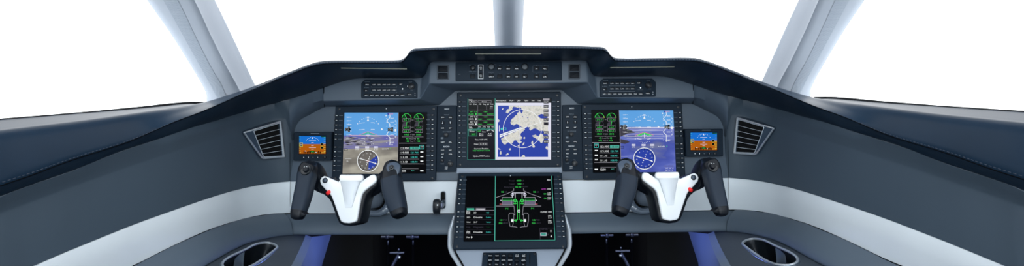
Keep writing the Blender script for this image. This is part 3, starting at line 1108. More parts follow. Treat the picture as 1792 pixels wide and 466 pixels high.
def attitude(d, x, y, x1, y1, right):
    """white flight symbols over the terrain picture; x,y is the top left corner of the picture"""
    cx = x + 42
    # roll scale
    for a in (-60, -45, -30, -20, -10, 10, 20, 30, 45, 60):
        r = 21
        p = (cx + r * 1.0 * math.sin(math.radians(a)), y + 30 - r * math.cos(math.radians(a)))
        d.dot(p[0], p[1], .75 if abs(a) in (30, 60, 45) else .5, cWHT, 8)
    d.poly([(cx, y + 10.2), (cx - 2, y + 14.6), (cx + 2, y + 14.6)], cWHT)
    d.frame(cx - 1.6, y + 7.4, cx + 1.6, y + 9.4, .5, cWHT)
    for yy, w in ((y + 17.6, 6), (y + 29.2, 6)):
        d.line([(cx - 13, yy + .8), (cx - 6, yy)], .6, cWHT)
        d.line([(cx + 5, yy), (cx + 11, yy)], .6, cWHT)
        d.line([(cx + 11, yy), (cx + 11, yy + 1.2)], .6, cWHT)
        d.text('10', cx - 14.6, yy + .6, 1.8, cWHT)
    # flight director wings
    wy = y + (34 if not right else 39)
    d.poly([(cx, wy), (cx - 14, wy + 5), (cx - 6, wy + 5), (cx, wy + 2.6)], cGRN if right else cTEA)
    d.poly([(cx, wy), (cx, wy + 2.6), (cx + 6, wy + 5), (cx + 15, wy + 5)], cGRN if right else cTEA)
    d.line([(cx - 15, wy + 4.6), (cx - .5, wy - .7)], .6, cRED)
    d.line([(cx + .5, wy - .7), (cx + 16, wy + 4.6)], .6, cRED)
    d.line([(cx - 4, wy + 5.4), (cx + 4, wy + 5.4)], .6, cWHT)
    d.line([(cx, wy + 1), (cx, wy + 9)], .6, cWHT)
    d.line([(x + 12, wy + 6.4), (x1 - 14, wy + 6.4)], .4, cWHT)
    # pitch ladder below the horizon
    for yy in (y + 45, y + 50):
        d.line([(cx - 13, yy - .6), (cx - 5, yy + .8)], .6, cWHT)
        d.line([(cx + 5, yy + .8), (cx + 11, yy - .6)], .6, cWHT)
        d.text('10', cx - 15.6, yy, 1.8, cWHT)
    for k in range(-3, 4):
        d.dot(cx + k * 3, y + 57 - abs(k) * .8, .5, cWHT, 8)
    # speed tape
    for k in range(7):
        yy = y + 8 + k * 6.1
        d.text(str(160 - 10 * k), x + 7.2, yy, 2, cWHT, 4.6)
        d.line([(x + 10, yy), (x + 13, yy)], .5, cWHT)
    d.rect(x + 1.6, y + 26.4, x + 10, y + 32, cBLK)
    d.rect(x + 7, y + 24.6, x + 10.4, y + 34, cBLK)
    d.text('125', x + 5.8, y + 29.3, 3.1, cWHT, 6.6)
    d.poly([(x + 10.4, y + 27.4), (x + 12.4, y + 29.3), (x + 10.4, y + 31.2)], cBLK)
    # altitude tape
    ax = x1 - 15
    for k in range(7):
        yy = y + 10 + k * 7.0
        d.line([(ax - 6, yy), (ax - 4.4, yy)], .5, cWHT)
        d.text(str(1800 - 200 * k), ax + 4, yy, 1.9, cWHT, 6.4)
    d.line([(ax, y + 3.5), (ax + .4, y + 8), (ax - 5.4, y + 14.6), (ax, y + 20), (ax, y + 25)], .9, cWHT)
    d.line([(ax - 1, y + 32), (ax - 5.4, y + 38), (ax + .2, y + 43.6), (ax + .2, y + 55)], .9, cWHT)
    d.rect(ax - 4, y + .8, ax - 1.4, y + 3.6, cBLU)
    d.text('05500', ax + 2, y + 2, 2.2, cRED, 8)
    d.dot(ax - 6.4, y + 5.4, 1.3, cWHT, 4)
    d.rect(ax - 3.4, y + 26.6, ax + 4.6, y + 32.2, cBLK)
    d.rect(ax + 2.6, y + 25.6, ax + 6.2, y + 33.2, cBLK)
    d.text('1250', ax + 1.4, y + 29.4, 2.9, cWHT, 8)
    d.poly([(ax - 15, y + 27), (ax - 11.4, y + 29), (ax - 15, y + 31)], cWHT)
    # vertical speed
    vx = x1 - 5.5
    d.line([(vx, y + 13), (vx + 2, y + 16), (vx + 2, y + 41), (vx, y + 44)], .5, cWHT)
    for k in range(6):
        d.dot(vx, y + 15 + k * 5.4, .6, cWHT, 6)
    d.rect(vx - 1, y + 28.6, vx + 1.4, y + 33, cWHT)
    d.text('30.06', ax + 2, y + 53.6 + (0 if right else 2.4), 2, cWHT, 8)
    # heading boxes and compass
    cy = y + 84.5
    r = 18.6
    for bx, tt in ((cx - 19, '270'), (cx - 1.4, '292'), (cx + 14, 'GS')):
        d.rect(bx - 3.4, y + 59, bx + 3.4, y + 62.4, cPNK)
        d.text(tt, bx, y + 60.7, 2.4, cBLU, 5.4)
        d.text({'270': 'DTK', '292': 'HDG', 'GS': '121'}[tt], bx, y + 64.4, 2.2, cWHT, 5.6)
    d.text('6.0 NM', cx + 30, y + 63.4, 2.2, cWHT, 11)
    d.text('D', cx + 39.5, y + 63, 2.2, cGRN)
    d.arc(cx, cy, r, 0, 360, 1.2, cWHT, 56)
    for a in range(0, 360, 10):
        ca, sa = math.cos(math.radians(a)), math.sin(math.radians(a))
        q = 2.6 if a % 30 == 0 else 1.7
        d.line([(cx + (r - .8) * ca, cy - (r - .8) * sa), (cx + (r - .8 - q) * ca, cy - (r - .8 - q) * sa)], .8, cBLK)
    for k, tt in enumerate(('N', '33', '30', 'W', '24', '21', 'S', '15', '12', 'E', '6', '3')):
        a = math.radians(90 + 30 * k + 68)
        d.text(tt, cx + 13.4 * math.cos(a), cy - 13.4 * math.sin(a), 1.9, cWHT)
    d.line([(cx - 14.6, cy - 4.2), (cx - 4, cy - 1.1)], 1.1, cWHT)
    d.line([(cx - 5, cy - 1.4), (cx + 6, cy + 2)], 1.1, cWHT)
    d.line([(cx + 5, cy + 1.7), (cx + 14.6, cy + 5)], 1.1, cWHT)
    d.poly([(cx + 15.4, cy + 5.2), (cx + 11.4, cy + 5.4), (cx + 12.6, cy + 2.8)], cWHT)
    for k in (-2, -1, 1, 2):
        d.dot(cx - 2.6 * k * .55, cy + 3.4 * k, .9, cWHT, 8)
    d.line([(cx - 1.6, cy + 1), (cx + 1.6, cy - 1)], .6, cRED)
    d.text('1.0', x + 6, cy + .4, 1.9, cWHT)
    d.line([(x + 1.5, cy - 4), (x + 13, cy - 4)], .5, cWHT)
    d.frame(x + .5, y + 63, x + 6, y + 66.4, .6, cBLK)
    if right:
        d.text('300 KTAS', x1 - 11, y + 97.6, 2.3, cLAV, 15); d.text('TAT 10 \u00b0C', x1 - 10, y + 101.4, 2.3, cPNK, 15); d.text('SAT 5 \u00b0C', x1 - 10, y + 105, 2.3, cPNK, 14)

def radios(d, x, y, flip, code):
    """frequencies at x; the boxed key column right of them, or left when flip"""
    kx = x + 38 if not flip else x - 6.5
    rows = (('122.950', '118.000', 0), ('119.900', '121.700', 7.8), ('111.10', '108.90', 16), ('111.10', '108.90', 24))
    for a, b, dy in rows:
        yy = y + dy
        d.text(a, x, yy, 3.2, cWHT, 15.5 if len(a) > 6 else 12.6, 'l')
        if dy == 0:
            d.rect(x + 17.4, yy - 2.5, x + 33.6, yy + 2.3, cTEA)
            d.up()
            d.text(b, x + 18.8, yy, 2.8, cBLK, 13.4, 'l')
        else:
            d.text(b, x + 18.8, yy, 2.8, cCYN, 13.2 if dy < 10 else 11.6, 'l')
        d.line([(x - 1, yy + 3.2), (x + 33, yy + 3.2)], .35, cGRY)
        if dy == 0:
            d.frame(kx - 3.6, yy - 5, kx + 3.6, yy + 1.4, .8, cCYN)
            d.text('COM', kx, yy - 2.8, 1.9, cWHT, 4.6)
            d.text('1', kx, yy - .4, 1.7, cWHT)
        else:
            d.rect(kx - 2.6, yy - 2.1, kx + 2.6, yy - .2, cWHT)
    d.line([(x - 4 if not flip else x - 10, y + 27.6), (x + 42 if not flip else x + 33, y + 27.6)], .7, cGRY)
    d.line([(x + 1, y + 36), (x + 32, y + 36)], .5, cGRY)
    d.text(code, x + .6, y + 40, 3.2, cWHT, 9.4, 'l')
    d.text('ALT', x + 22, y + 39.2, 2, cTEA, 5.6)
    d.rect(kx - 2.8, y + 38.6, kx + 2.8, y + 40.6, cWHT)

YS_L = [202.5, 210.7, 218.9, 227.1, 235.3, 243.6, 257.6, 265.8, 274, 282, 290, 298]
YS_R = [201.5, 209.8, 217.8, 226, 234, 242, 256, 264.3, 272.6, 281, 289, 297]
def pfd(right):
    if not right:
        fr = [(587, 186), (765, 185), (762.5, 316.5), (580, 317.5)]
        sc = [(602.5, 197.2), (747.2, 197.2), (745.6, 304), (599, 304.6)]
        spl = 696.8
        t, scr = display('primary_flight_display', 'flight display left of centre with blue sky over brownish terrain, engine strip on its right', DP, fr, sc, (590, 584, YS_L), (757, 756, YS_R), 'pilot flight displays')
        ax0, ax1, ay0, ay1 = 602.3, 696.6, 197.4, 304.3
        sx = (1, 0)
    else:
        fr = [(1017.5, 182.5), (1193.5, 181), (1200, 313), (1021, 315)]
        sc = [(1035, 193), (1178.4, 193), (1183.5, 301.2), (1038, 302.7)]
        t, scr = display('primary_flight_display', 'flight display right of centre with blue sky over blue water, engine strip on its left', DP, fr, sc, (1023.5, 1027, [y - 3 for y in YS_L]), (1189, 1196, [y - 4 for y in YS_R]), 'pilot flight displays')
        ax0, ax1, ay0, ay1 = 1083.8, 1179, 193.4, 301.6
    h = -.0018
    hz = ay0 + (40 if not right else 29)
    gy = ay0 + (60 if not right else 52)
    if not right:
        top = [(ax0, ay0), (ax1, ay0)]
        qa = [(602.3, ay0), (696.6, ay0), (696.4, hz), (601.2, hz)]
        qb = [(601.2, hz), (696.4, hz), (696.2, gy), (600.6, gy + 4)]
        qc = [(600.6, gy + 4), (696.2, gy), (695.6, ay1), (599.2, ay1)]
    else:
        qa = [(1083.8, ay0), (1178.2, ay0), (1179.6, hz), (1084.8, hz)]
        qb = [(1084.8, hz), (1179.6, hz), (1181, gy), (1085.8, gy)]
        qc = [(1085.8, gy), (1181, gy), (1183.2, 301), (1087.8, 302)]
    picmesh('sky_picture', DP, [qa], SKYP, scr, h)
    picmesh('terrain_picture', DP, [qb], TERR[int(right)], scr, h)
    picmesh('ground_picture', DP, [qc], GRND[int(right)], scr, h)
    d = Draw(DP, -.0015)
    if not right:
        # dark hills on the left of the picture
        rr = random.Random(3)
        for k in range(64):
            x = 601.6 + rr.random() ** 1.3 * 42; y = 240 + rr.random() * 14
            w = 4 + rr.random() * 11
            d.poly([(x, y), (x + w * .4, y - .4 - rr.random() * .9), (x + w, y + .2), (x + w * .5, y + .7)], rr.choice([cBLK, cDIM, cDIM, cGRY, cGRY, cLAV]))
        d.line([(612, 237), (690, 237.6)], .6, cRED)
        d.poly([(643.4, 262.6), (655, 267), (661.5, 278), (660, 290), (650, 299), (643, 300), (634, 298), (626, 288), (625, 277), (631, 267)], cHAZ)
        d.up()
        d.poly([(646, 282), (660, 273), (661.2, 284), (655, 293), (644, 298)], cBLU)
    else:
        for k in range(9):
            y = hz + 1 + k * 2.3
            d.line([(1087 + 5 * (k % 3), y), (1120 + 20 * (k % 3), y + .3)], .6, (cLAV, cGRY, cPNK)[k % 3])
        d.poly([(1084.6, 240), (1086, 218), (1093, 224), (1104, 228), (1112, 233), (1098, 234), (1090, 238)], cDIM)
        d.poly([(1094, 226), (1104, 229.4), (1110, 232), (1100, 231.5)], cDGR)
        d.line([(1084.6, 223.6), (1179.6, 223.2)], 1.1, cPNK)
        d.poly([(1084, 243), (1098, 246), (1102, 249), (1094, 252), (1085, 251)], cDIM)
        d.arc(1127.6, 278, 9.3, 0, 360, 18.6, cBLU, 40)
        d.dot(1127.6, 278, 12, cBLU)
    d.up()
    if not right:
        attitude(d, 602, 197.4, 697, 304, False)
        gauges(d, 711.5, 207.2, '35.2', '650', '64.7', '1005', 21.4)
        radios(d, 700.2, 259.6, False, '1200')
        d.line([(697.2, 197.4), (696, 304.2)], .7, cGRY)
    else:
        attitude(d, 1085.6, 193.2, 1181, 302, True)
        gauges(d, 1049.2, 206.2, '35.4', '660', '65.0', '1010', 20.8)
        radios(d, 1050, 257, True, '1200')
        d.line([(1083.4, 193.4), (1087.6, 302.2)], .7, cGRY)
    d.done('symbology', scr)
pfd(False); pfd(True)

# ---- centre display with the coastal map
fr = [(799.8, 162), (981.6, 160.5), (982.6, 293), (798.6, 294)]
sc = [(818.6, 172.8), (964.8, 172.4), (964.6, 279.8), (818, 280.4)]
YC = [178.5, 186.6, 194.7, 202.8, 211, 218.8, 233, 241.4, 249.8, 258, 266.2, 274.4]
t, scr = display('multifunction_display', 'upper centre display showing a coastal map of pale islands on blue sea', DP, fr, sc, (804.5, 804, YC), (976.5, 977, [y - .6 for y in YC]), 'centre displays')
h = -.0018
picmesh('map_border', DP, [[(867, 180), (964.4, 180), (964.2, 279.6), (867, 279.8)]], SPNK, scr, h)
picmesh('map_sea', DP, [[(871.3, 184.8), (959, 184.8), (959, 275), (871.6, 275)]], SBLU, scr, h + .0002)
rr = random.Random(11)
def coast(pts, jit=.55, n=5):
    v = [W(x, y, 0) for x, y in pts]
    c = cr(v, n, True)
    return [(p.x + rr.uniform(-jit, jit), p.y + rr.uniform(-jit, jit)) for p in c]
lands = [
 [(891, 184.9), (959, 184.9), (959, 236), (952, 230), (944, 229), (937, 225), (931, 226.5), (927, 223), (921, 222.5), (916, 223.8), (910, 221), (905, 217), (900, 219.6), (895, 217.5), (893.5, 212.5), (896, 208), (900, 205), (905, 199.5), (909, 195), (913, 198.5), (915, 194), (912, 190), (903, 188), (897, 187.6), (896.4, 191.5), (892, 194.5), (888, 199), (885.4, 196), (887, 192), (890.6, 190)],
 [(877, 243), (880.6, 251.5), (884, 253.6), (889.5, 249.6), (895, 251.5), (901, 246), (908, 246.8), (913.4, 242), (911, 235.6), (914, 231), (918.6, 226), (912.6, 223.6), (905.6, 227.5), (899, 229.6), (893, 233.6), (888.6, 236.6), (884, 239)],
 [(931.5, 238), (936, 236), (941, 238.4), (947, 234), (952.5, 240), (951, 246), (948, 251), (943, 246), (938.4, 243)],
 [(929.4, 249.5), (932.4, 246.6), (933.4, 252.4), (936.6, 257.4), (932.6, 258.6), (931.4, 254.2)],
 [(905, 247.5), (909.4, 246), (912.6, 248.6), (908.6, 251.2)],
 [(913, 274.4), (916, 271.4), (919, 273.4), (917.6, 277.6), (914.6, 276)],
 [(874.4, 268), (876.6, 264.6), (877.6, 268.8), (875.8, 271)],
 [(871.6, 209), (874, 211.6), (872, 214)],
 [(884.6, 271.4), (888.8, 268.4), (890.6, 270), (886.6, 272.4)],
 [(890.6, 261.6), (893.4, 259.6), (894, 262), (891.4, 263.4)],
 [(955, 258.6), (957.6, 255.4), (958.8, 262), (956.6, 261.6)],
 [(927, 224), (930, 226), (928.4, 228.4), (926, 226.4)],
 [(916, 250), (917.6, 249), (917, 253), (913.6, 254.4)],
 [(878.6, 190.4), (880.6, 189.6), (880, 192.4), (878.4, 192)],
 [(871.4, 258.6), (873.6, 260), (876, 263), (872.4, 261)],
 [(916, 241), (918.6, 239.6), (919, 242), (916.8, 243.4)],
 [(906, 255), (908, 254), (908.4, 256.4), (906, 256.4)]]
bm = B()
for k, l in enumerate(lands):
    pts = coast(l, .75 if k < 3 else .4, 6 if k < 3 else 4)
    pts = [(min(max(x, 871.4), 959), min(max(y, 184.9), 278)) for x, y in pts]
    vs = [bm.verts.new(DP.at(a, b, -.0014)) for a, b in DP.poly(pts, -.0014)]
    es = []
    for i in range(len(vs)):
        if (vs[i].co - vs[(i + 1) % len(vs)].co).length > 1e-7:
            es.append(bm.edges.new((vs[i], vs[(i + 1) % len(vs)])))
    bmesh.ops.triangle_fill(bm, use_beauty=True, use_dissolve=False, edges=es)
obj('map_land', bm, LAND, scr, recalc=False, flat=True)
d = Draw(DP, -.0012)
for pts in ([(941, 203), (947, 199.5), (953, 201), (957, 199), (958.6, 206), (952, 208), (946, 207.4)], [(899, 230), (905, 228), (902, 231.6), (897, 233)], [(913, 203), (915.4, 203.6), (915, 205.6)], [(922, 205), (925, 206.4), (923, 207.4)]):
    d.poly(pts, cBLU)
d.up()
# left list pages
d.rect(819.5, 173.6, 866, 225.8, cBLK)
d.rect(819.5, 227, 866, 279.6, cNAVY)
d.rect(867.4, 172.9, 950.4, 179.8, cNAVY)
d.up()
d.line([(866.4, 172.6), (866.6, 280)], .9, cTEA)
d.line([(818.8, 173), (818.4, 280)], .7, cTEA)
d.line([(818.4, 280), (866.4, 279.9)], .7, cTEA)
d.line([(818.8, 226.4), (866.4, 226.2)], .7, cTEA)
d.line([(865.2, 184), (865.2, 225)], .7, cTEA)
d.text('FPLN', 820.4, 175.2, 2.1, cWHT, 6, 'l')
d.frame(821, 176.6, 834.6, 179.6, .4, cGRY); d.text('Active', 828, 178.2, 2.2, cWHT, 9)
d.frame(836.6, 176.6, 860, 179.6, .4, cGRY); d.text('Cross', 847.5, 178.2, 2.2, cWHT, 8)
for tt, x, w in (('Crs', 823.6, 4.4), ('Dist', 831.6, 6), ('Alt', 840, 4.4), ('Reg', 847.6, 4.6), ('Spd', 853.8, 4), ('Time', 860.6, 5.4)):
    d.text(tt, x, 182.4, 2.1, cWHT, w)
d.text('ETD', 860, 186.6, 2, cWHT, 4.6); d.text('19:14', 859.6, 190.2, 1.8, cGRY, 5)
for y in (192.6, 202.4, 211.4, 220.2):
    d.line([(819.6, y), (864.6, y - .1)], .4, cGRY)
for x in (835.8, 851.6):
    d.line([(x, 184), (x, 192.5)], .4, cGRY)
d.line([(835.8, 193), (835.8, 220)], .4, cGRY)
for k, (a, b, c1) in enumerate((("267\u00b0", 'ALLES', cGRN), ("295\u00b0", 'VONTA', cWHT), ("301\u00b0", 'VOYDM', cWHT))):
    y = 195.6 + 9 * k
    d.text(a, 825.4, y, 2.2, c1, 6.4); d.text('3.0', 832.4, y, 2.2, c1, 5)
    d.text(b, 824.6, y + 4, 2.4, c1, 9); d.rect(832, y + 2.6, 834, y + 5.4, c1)
    d.text('+1800', 849, y + .2, 1.9, cGRN, 8); d.text('5000', 840, y + 4.2, 2, cGRN, 6.4)
    d.text('250/0000+0', 857.6, y + 4.2, 2, cGRN, 11.6)
d.text('Dest', 823.4, 222.4, 2, cWHT, 5); d.text('ZGSZ', 824, 224.4, 1.8, cWHT, 6)
for tt, x in (('DTG', 839.4), ('ETE', 847.4), ('Fuel', 855), ('Time', 862)):
    d.text(tt, x, 222.2, 2, cWHT, 4.6)
d.text('187  0:47  1.8', 846, 224.5, 1.8, cCYN, 22)
d.text('INIT', 823, 228, 1.7, cWHT, 4.6)
d.text('Active', 826, 230.2, 2.2, cWHT, 9); d.frame(819.8, 228.6, 834.4, 238.2, .5, cTEA)
d.rect(823.6, 233, 833.6, 238, cDGR); d.up(); d.text('INIT', 828.4, 235.4, 2.6, cGRN, 6)
d.text('DEP', 839, 229.6, 2.2, cGRN, 6); d.text('Time', 846.6, 231, 2.2, cWHT, 6); d.line([(851.6, 229.4), (857, 227.8)], .9, cWHT); d.line([(860, 227.8), (864.6, 230.4)], .9, cWHT)
d.text('Data', 842.4, 234.4, 2.2, cWHT, 7); d.text('Base', 842.4, 237.2, 2.2, cWHT, 7); d.text('A/C', 857, 234.2, 2.2, cWHT, 6); d.text('State', 857, 237, 2.2, cWHT, 7)
d.text('Time  10:50 UTC', 842, 244.4, 2.2, cWHT, 22)
d.text('Date', 833.4, 252.4, 2.2, cWHT, 7); d.frame(838, 250.4, 853.4, 254.2, .4, cGRY); d.text('16 10 06', 845.6, 252.3, 2.2, cWHT, 11)
d.text('Current Position', 842.4, 260.2, 2.3, cWHT, 25); d.text('N22\u00b018.50 E113\u00b055.00', 842.6, 263.8, 2.2, cGRN, 30)
d.text('Update FMS Position', 842.6, 273.4, 2.3, cWHT, 29)
# map header, range ring, course, zone keys
for tt, x, w in (('Aeronautical:', 877, 18), ('FPLN -', 895.6, 8), ('OBS -', 908, 7.6), ('TERR -', 921, 8), ('WX -', 933, 6), ('TCAS', 943.6, 6)):
    d.text(tt, x, 176.3, 2.2, cWHT, w)
d.rect(950.4, 172.6, 961.6, 176, cGRY)
d.arc(914.2, 225.4, 33.4, 0, 360, .9, cWHT, 72)
d.line([(909.4, 184), (909.2, 279)], .55, cPNK)
d.poly([(874.2, 235.8), (911.6, 222.8), (912, 224.4), (874.6, 237.8)], cWHT)
d.poly([(874.2, 238.8), (922, 221.6), (922.4, 222.6), (874.8, 240.8)], cWHT)
d.line([(922, 221.8), (948.6, 213.6)], .7, cWHT)
d.line([(873.6, 220), (873.6, 230)], .8, cWHT)
d.dot(878, 225.9, 2, cCYN, 10); d.frame(879.6, 224, 885.6, 227.6, .6, cCYN)
for y in (178.8, 186.4, 194, 201.6, 209.4, 216.6, 232.6, 240.2, 248):
    d.rect(951.4, y - 2.7, 959.8, y + 2.7, cNAVY)
d.up()
for y, tt in ((178.8, 'MAP'), (186.4, 'OVLY'), (194, 'SAT'), (201.6, 'WX'), (209.4, 'ACT'), (216.6, ''), (232.6, 'RNG'), (240.2, 'CTR'), (248, 'HDG')):
    if tt:
        d.text(tt, 955.6, y, 2.4, cWHT, 6.4)
    d.frame(952, y - 2.3, 959.2, y + 2.3, .3, cGRY)
d.rect(949, 184, 951, 189, cPNK); d.text('2', 947.6, 186.6, 3, cWHT)
d.done('symbology', scr)

# ---- lower display with the fuel page
fr = [(803, 303.4), (983.4, 302), (992.6, 434.4), (792.6, 436.6)]
sc = [(816, 308.2), (969.4, 307.6), (973, 421.4), (811.2, 423)]
YQ = [315.2, 323.4, 331.8, 340, 348.4, 356.8, 371, 379.8, 388.6, 397.4, 406.4, 415.4]
t, scr = display('multifunction_display', 'lower centre display on the pedestal showing a black fuel page drawn in green and white', LP, fr, sc, (807, 797.6, YQ), (979, 988, [y - 1.2 for y in YQ]), 'centre displays')
d = Draw(LP, -.0018)
d.line([(867, 308), (865.8, 421.6)], 1.2, cTEA)
d.line([(866, 421.8), (971.4, 420.6)], .8, cTEA)
d.line([(965.2, 308), (971.4, 420.6)], .9, cTEA)
d.text('Total', 900, 316.3, 2.6, cDIM, 9.6, 'r'); d.text('4000', 908, 316.3, 2.9, cGRN, 8.6); d.text('LB', 915, 316.3, 2.5, cDIM, 4.2)
d.text('Used', 900, 322, 2.6, cDIM, 8, 'r'); d.text('500', 909, 322, 2.9, cGRN, 6.6); d.text('LB', 915, 322, 2.5, cDIM, 4.2)
d.text('Endurance', 900, 327.4, 2.6, cDIM, 18, 'r'); d.text('05:30', 907, 327.4, 2.9, cGRN, 10.2); d.text('HH:MM', 918.6, 327.2, 2.5, cDIM, 10)
for s in (1, -1):
    X = lambda x: 907.6 + s * (x - 907.6)
    M_ = lambda pts: [(X(x), y) for x, y in pts]
    d.line(M_([(899, 330.4), (898.6, 334.4), (884, 340.6), (868.6, 345.8)]), .8, cGRY)
    d.line(M_([(907.6, 338), (896.4, 338), (896.4, 345.6)]), 1.0, cPNK)
    d.arc(X(896.6), 341, 2.2, 0, 360, .9, cPNK, 16)
    d.line(M_([(901.6, 338), (901.6, 346)]), .9, cPNK)
    d.line(M_([(901.6, 346), (901.6, 349.4)]), .9, cGRN)
    d.line(M_([(898, 345.8), (878.8, 345.8), (878.8, 358.4), (898, 358.4)]), .8, cGRY)
    d.rect(min(X(879.4), X(897)), 351.6, max(X(879.4), X(897)), 358, cLAV)
    d.rect(min(X(879.4), X(897)), 347, max(X(879.4), X(897)), 351, cDGR)
    d.line(M_([(879, 351.2), (898, 351.2)]), .7, cGRN)
    d.line(M_([(895.4, 349.4), (895.4, 358.4), (898.4, 358.4), (898.4, 349)]), .5, cGRY)
    d.dot(X(876.6), 351.2, .9, cPNK); d.line(M_([(874.6, 357.6), (878.6, 357.8)]), .8, cRED)
    d.arc(X(901.6), 351.6, 2.3, 0, 360, 1.2, cGRN, 16); d.dot(X(901.6), 351.6, .8, cGRN)
    d.line(M_([(898, 356.7), (905, 356.7)]), .9, cGRN); d.arc(X(901), 356.7, 1.2, 0, 360, .5, cGRN, 10)
    d.line(M_([(903.6, 351.4), (905.4, 352), (905.4, 385), (904, 386.4), (898.6, 386.4)]), .9, cGRN)
    d.line(M_([(868.4, 361), (899.4, 361), (901, 376.4), (899.2, 376.2), (898, 373.4), (892, 373.4), (890.4, 376), (890.4, 386), (892.4, 396.4), (897, 396.8), (902, 397.4), (905, 398.6)]), .8, cGRY)
    d.line(M_([(899, 376), (899, 386), (896.8, 396.6)]), .7, cGRY)
    d.rect(min(X(894.4), X(898.8)), 384, max(X(894.4), X(898.8)), 388.8, cWHT)
    d.arc(X(902.8), 386.4, 1.7, 0, 360, .7, cGRN, 14)
    d.rect(min(X(901.4), X(905)), 390.6, max(X(901.4), X(905)), 391.2, cDGR)
d.arc(908, 369.8, 2, 0, 360, 1.1, cPNK, 16)
for x in (879, 935):
    d.text('80', x + .4, 336.2, 2.8, cGRN, 4.4); d.text('LB', x + 6, 336.2, 2.6, cDIM, 4.2)
d.text('5\u00b0C', 887, 365.6, 2.6, cGRN, 5.6); d.text('5\u00b0C', 932, 365.2, 2.6, cGRN, 5.6)
for x in (875, 932.6):
    d.text('10', x + 2, 385.6, 2.8, cGRN, 4.4); d.text('PSI', x + 8.4, 385.4, 2.6, cDIM, 6.6)
    d.text('350', x + .8, 390.9, 2.8, cGRN, 6.2); d.text('LB/H', x + 9.2, 390.7, 2.6, cDIM, 8.6)
d.text('MENU', 960.4, 315.4, 2.4, cWHT, 6)
d.text('AUTO', 951.6, 331.4, 2.6, cMAG, 8); d.text('XFER', 960.8, 331.2, 2.4, cWHT, 6.6)
d.text('ON', 953.6, 339.6, 2.6, cGRN, 4.4); d.text('LEFT', 961.2, 338.4, 2.2, cWHT, 5.6); d.text('PUMP', 961, 341, 2.2, cWHT, 5.6)
d.text('ON', 954, 347.4, 2.6, cGRN, 4.4); d.text('RIGHT', 961.6, 346.2, 2.2, cWHT, 6.4); d.text('PUMP', 961.4, 348.8, 2.2, cWHT, 6)
d.text('CLOSED', 951.6, 371.4, 2.6, cWHT, 11.6); d.text('XFER', 962.4, 371.2, 2.4, cWHT, 6.6)
for y in (380, 388.6):
    d.text('OPEN', 962, y - 1.6, 2.4, cWHT, 6); d.text('L to R', 963, y + 1.6, 2.4, cWHT, 7)
d.line([(945.4, 420), (944.8, 399.6), (969.6, 399.4)], .6, cDIM)
d.text('REFUEL', 953, 401.6, 2.4, cDIM, 10.6)
d.rect(945.6, 407.6, 956.4, 413.2, cPNK); d.up(); d.rect(946.3, 408.2, 955.8, 412.6, cTEA); d.up(); d.text('7000', 951, 410.4, 2.8, cNAVY, 7.4)
d.text('LB', 958.6, 410.6, 2.4, cDIM, 3)
d.poly([(964, 402.8), (962.6, 405.2), (965.4, 405.2)], cWHT); d.line([(964, 405), (964, 406.8)], .8, cWHT)
d.poly([(964.6, 416), (963.2, 413.6), (966, 413.6)], cWHT); d.line([(964.6, 413.6), (964.6, 411.8)], .8, cWHT)
# left pane: tabs and settings
d.line([(816, 363.4), (865, 363.2)], .5, cDIM); d.line([(815.6, 368.6), (865, 368.4)], .6, cGRY)
d.rect(817, 364.8, 830, 368, cTEA); d.rect(832.6, 364.8, 849.4, 368, cGRY); d.up()
d.text('SVS', 825, 366.4, 2.4, cGRN, 6); d.text('Camera', 841, 366.4, 2.4, cWHT, 13)
rows_ = ((372.6, ('Flt', 'Dir'), '2D', 'ON', cWHT, cCYN), (380.8, ('3D',), 'Disable', 'Enable', cWHT, cCYN), (389.2, ('Wind',), 'X-Y', 'Vector', cWHT, cCYN), (397.8, ('Hdg',), 'Magnetic', 'True', cDIM, cDGR), (406.6, ('Appr', 'Path'), 'Disable', 'Enable', cWHT, cCYN))
for y, a, b, c, c1, c2 in rows_:
    for i, tt in enumerate(a):
        d.text(tt, 819.8, y + (i - (len(a) - 1) / 2) * 2.5, 2.3, c1, 6.4)
    d.text(b, 829, y, 2.8, c1, {2: 4.6, 3: 6.4, 7: 15, 8: 17}[len(b)], 'l')
    d.text(c, 850.8, y, 2.2, c2, {2: 5, 4: 6, 6: 8.4}[len(c)], 'l')
    d.line([(816, y + 4.2), (864, y + 4.1)], .3, cDIM)
d.text('Next', 816.6, 415.6, 2.5, cWHT, 6, 'l'); d.line([(824.6, 414.2), (827, 415.6), (824.6, 417), (824.6, 414.2)], .6, cWHT)
d.done('symbology', scr)

